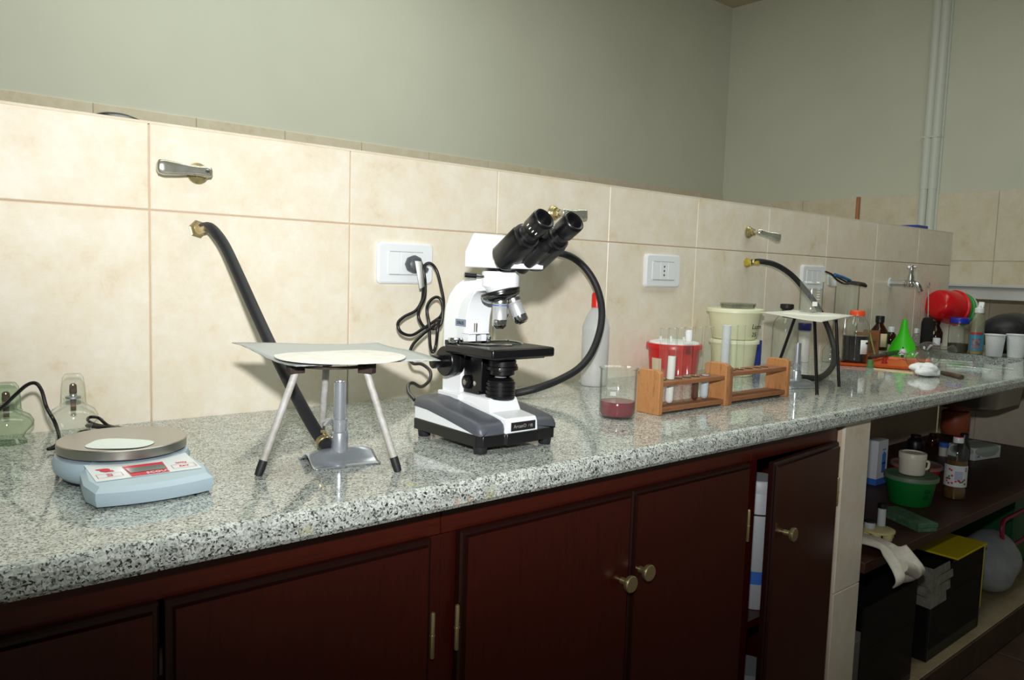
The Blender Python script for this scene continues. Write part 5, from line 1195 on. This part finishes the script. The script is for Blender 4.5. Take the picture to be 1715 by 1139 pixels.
# crumpled canvas cloth hanging over the shelf's edge
mottled('canvas', (206,202,190), (186,182,170), 30, .95, bmp=.3)
P = Vector((1.50, -.60, SZ_)); rn = random.Random(3)
def cloth(a, b):
    x = .008+.130*a+.02*math.sin(6*b); s_ = b
    if s_ < .5: y = .10-.22*s_/.5*.55; z = .012+.014*(1+math.sin(9*a+2*b))*.6+.010*math.sin(5*a)
    else:
        q_ = (s_-.5)/.5; y = -.021-.05*math.sin(q_*2.2)-.01*math.sin(8*a); z = .016-.062*q_+.010*math.sin(7*a)
    return (x+.012*math.sin(4*b+3*a), y, max(z, .004) if y > -.004 else z)
ccl = tag(MB().grid(cloth, 26, 26).build('canvas_cloth', MATS['canvas'], loc=P, solid=.004, ang=180), 'crumpled off-white cloth hanging over the shelf edge by the pillar', 'cloth')
MB().tube([Vector((.035,-.062,.0)), Vector((.07,-.066,-.014)), Vector((.10,-.068,-.030))], .016, 16, smooth=5).build('rolled_end', MATS['canvas'], ccl)

# ================================================================== things on the plinth
PZ_ = -.8170
glass('tank_glass', (150,152,146), (70,76,74), .8)
A = OZ(1553, 1111, PZ_); Bc = OZ(1641, 1051, PZ_); tx0, tx1, ty0 = A.x, Bc.x, -.575; th = ZH((A.x, ty0, PZ_), 960)-PZ_
t = thing('glass_tank', 'dusty glass tank with grey tape on its corner, under the shelf', 'tank', (tx0, ty0, PZ_)); w_, d_ = tx1-tx0, .28
for n_, bb in (('front_pane',(0,w_,0,.004,.004,th)),('rear_pane',(0,w_,d_-.004,d_,.004,th)),('left_pane',(0,.004,.004,d_-.004,.004,th)),('right_pane',(w_-.004,w_,.004,d_-.004,.004,th)),('bottom_pane',(0,w_,0,d_,0,.004))):
    MB().box(*bb).build(n_, MATS['tank_glass'], t)
for x_, y_ in ((.002,.002),(w_-.002,.002),(.002,d_-.002)): MB().box(x_-.003,x_+.003,y_-.003,y_+.003,.004,th).build('silicone_seam', MATS['black_rubber'], t)
mottled('duct_tape', (150,150,142), (120,118,108), 40, .6)
tp_ = MB()
rn = random.Random(8)
prev = 0
zz = th*.60
for j in range(4):
    z0 = th*.60+j*.030; L1 = rn.uniform(.10,.15); L2 = rn.uniform(.05,.07)
    tp_.add([(-.0012,L2,z0+.004),(-.0012,-.0012,z0),(L1,-.0012,z0+.004+rn.uniform(-.004,.004)),(L1-.008,-.0012,z0+.030),(-.0012,-.0012,z0+.0302),(-.0012,L2-.006,z0+.031)], [(0,1,4,5),(1,2,3,4)])
tp_.build('tape', MATS['duct_tape'], t, smooth=False, solid=.0012)
mat('yellow_foam', (226,206,10), .7)
t2 = thing('yellow_sheet', 'bright yellow sheet folded over the top of the glass tank', 'sheet', (tx0, ty0, PZ_))
o1 = MB().box(.17, w_+.016, -.004, .20, th+.001, th+.007).build('top_fold', MATS['yellow_foam'], t2, bevel=.001)
MB().box(w_+.008, w_+.014, .0, .18, .06, th+.001).build('side_fold', MATS['yellow_foam'], t2, bevel=.001)
# leaning dark pane, grey box and wood stick left of the tank
gx0, gx1 = OY(1443, 1050, -.585).x, OY(1529, 1050, -.585).x; zt2 = OY(1485, 998, -.585).z
tag(MB().box(gx0, gx1, -.588, -.584, PZ_, zt2).build('loose_glass_sheet', MATS['tank_glass']), 'dark loose glass sheet standing between the pillar and the tank', 'glass sheet')
x_ = OY(1440, 1110, -.5).x
tag(MB().box(px1+.004, px1+.16, -.55, -.30, PZ_, PZ_+.17).build('grey_carton', MATS['carton_grey'] if 'carton_grey' in MATS else mat('carton_grey',(176,176,172),.8), bevel=.003), 'plain grey carton behind the loose glass sheet', 'carton')
a = Vector((px1+.20,-.40,PZ_+.17)); b = Vector((px1+.31,-.56,PZ_+.008))
tag(MB().obox((0,0,0), .03, .012, (a-b).length, (a-b).to_track_quat('Z','Y').to_matrix()).build('wood_stick', MATS['rack_wood'], loc=(a+b)/2), 'reddish wooden lath leaning behind the loose glass sheet', 'stick')
# plastic bag, green crate, pink frame
P = OZ(1690, 990, PZ_); mottled('bag_grey', (170,176,180), (146,152,158), 12, .5, bmp=.4)
o = blob('plastic_bag', 'bag_grey', (.15,.11,.10), 33, amp=.3, loc=(2.80,-.46,PZ_)); tag(o, 'crumpled greyish white plastic bag on the tiled plinth', 'plastic bag')
t = thing('green_crate', 'dark green plastic crate behind the plastic bag', 'crate', (3.222,-.32,PZ_)); mat('crate_green', (14,92,50), .5)
MB().box(-.20,.20,-.14,.14,0,.008).build('crate_floor', MATS['crate_green'], t)
for n_, bb in (('side_wall',(-.20,.20,-.14,-.132,0,.30)),('side_wall',(-.20,.20,.132,.14,0,.30)),('end_wall',(-.20,-.192,-.132,.132,0,.30)),('end_wall',(.192,.20,-.132,.132,0,.30))): MB().box(*bb).build(n_, MATS['crate_green'], t, bevel=.002)
MB().box(-.21,.21,-.15,-.13,.28,.31).build('rim', MATS['crate_green'], t, bevel=.004); MB().box(-.21,.21,.13,.15,.28,.31).build('rim', MATS['crate_green'], t, bevel=.004)
mat('pink_plastic', (150,20,60), .4)
C_ = OY(1690, 884, -.475); pts_ = [C_+Vector((a*1.0, -.02+b*.1, b)) for a, b in rrect(.27,.11,.035,4)]
fr = MB().tube(pts_+[pts_[0]], .008, 8)
fo = fr.build('pink_frame', MATS['pink_plastic']); tag(fo, 'pink rounded plastic frame lying on the plastic bag', 'frame')
# white containers inside the half open cabinet
mat('can_white', (176,182,186), .45)
P = Vector((1.195, -.47, -.4715)); t = thing('white_canister', 'white canister with blue print seen through the ajar door', 'canister', P)
MB().lathe([(0,0),(.045,.0005),(.046,.004),(.046,.27),(.043,.276)], 28).build('body', MATS['can_white'], t); MB().lathe([(.047,.272),(.047,.296),(.044,.30),(0,.30)], 28).build('lid', MATS['can_white'], t)
MB().lathe([(.0464,.06),(.0464,.09)], 28, cap0=False, cap1=False).build('blue_band', MATS['carton_blue'], t); MB().lathe([(.0464,.22),(.0464,.224)], 28, cap0=False, cap1=False).build('black_band', MATS['black_print'], t)
P = Vector((1.19, -.47, -.8595)); t = thing('white_bucket', 'white bucket at the bottom of the half open cabinet', 'bucket', P)
MB().lathe([(0,0),(.045,.0005),(.05,.22),(.052,.222),(.052,.235),(0,.236)], 28).build('body', MATS['can_white'], t)
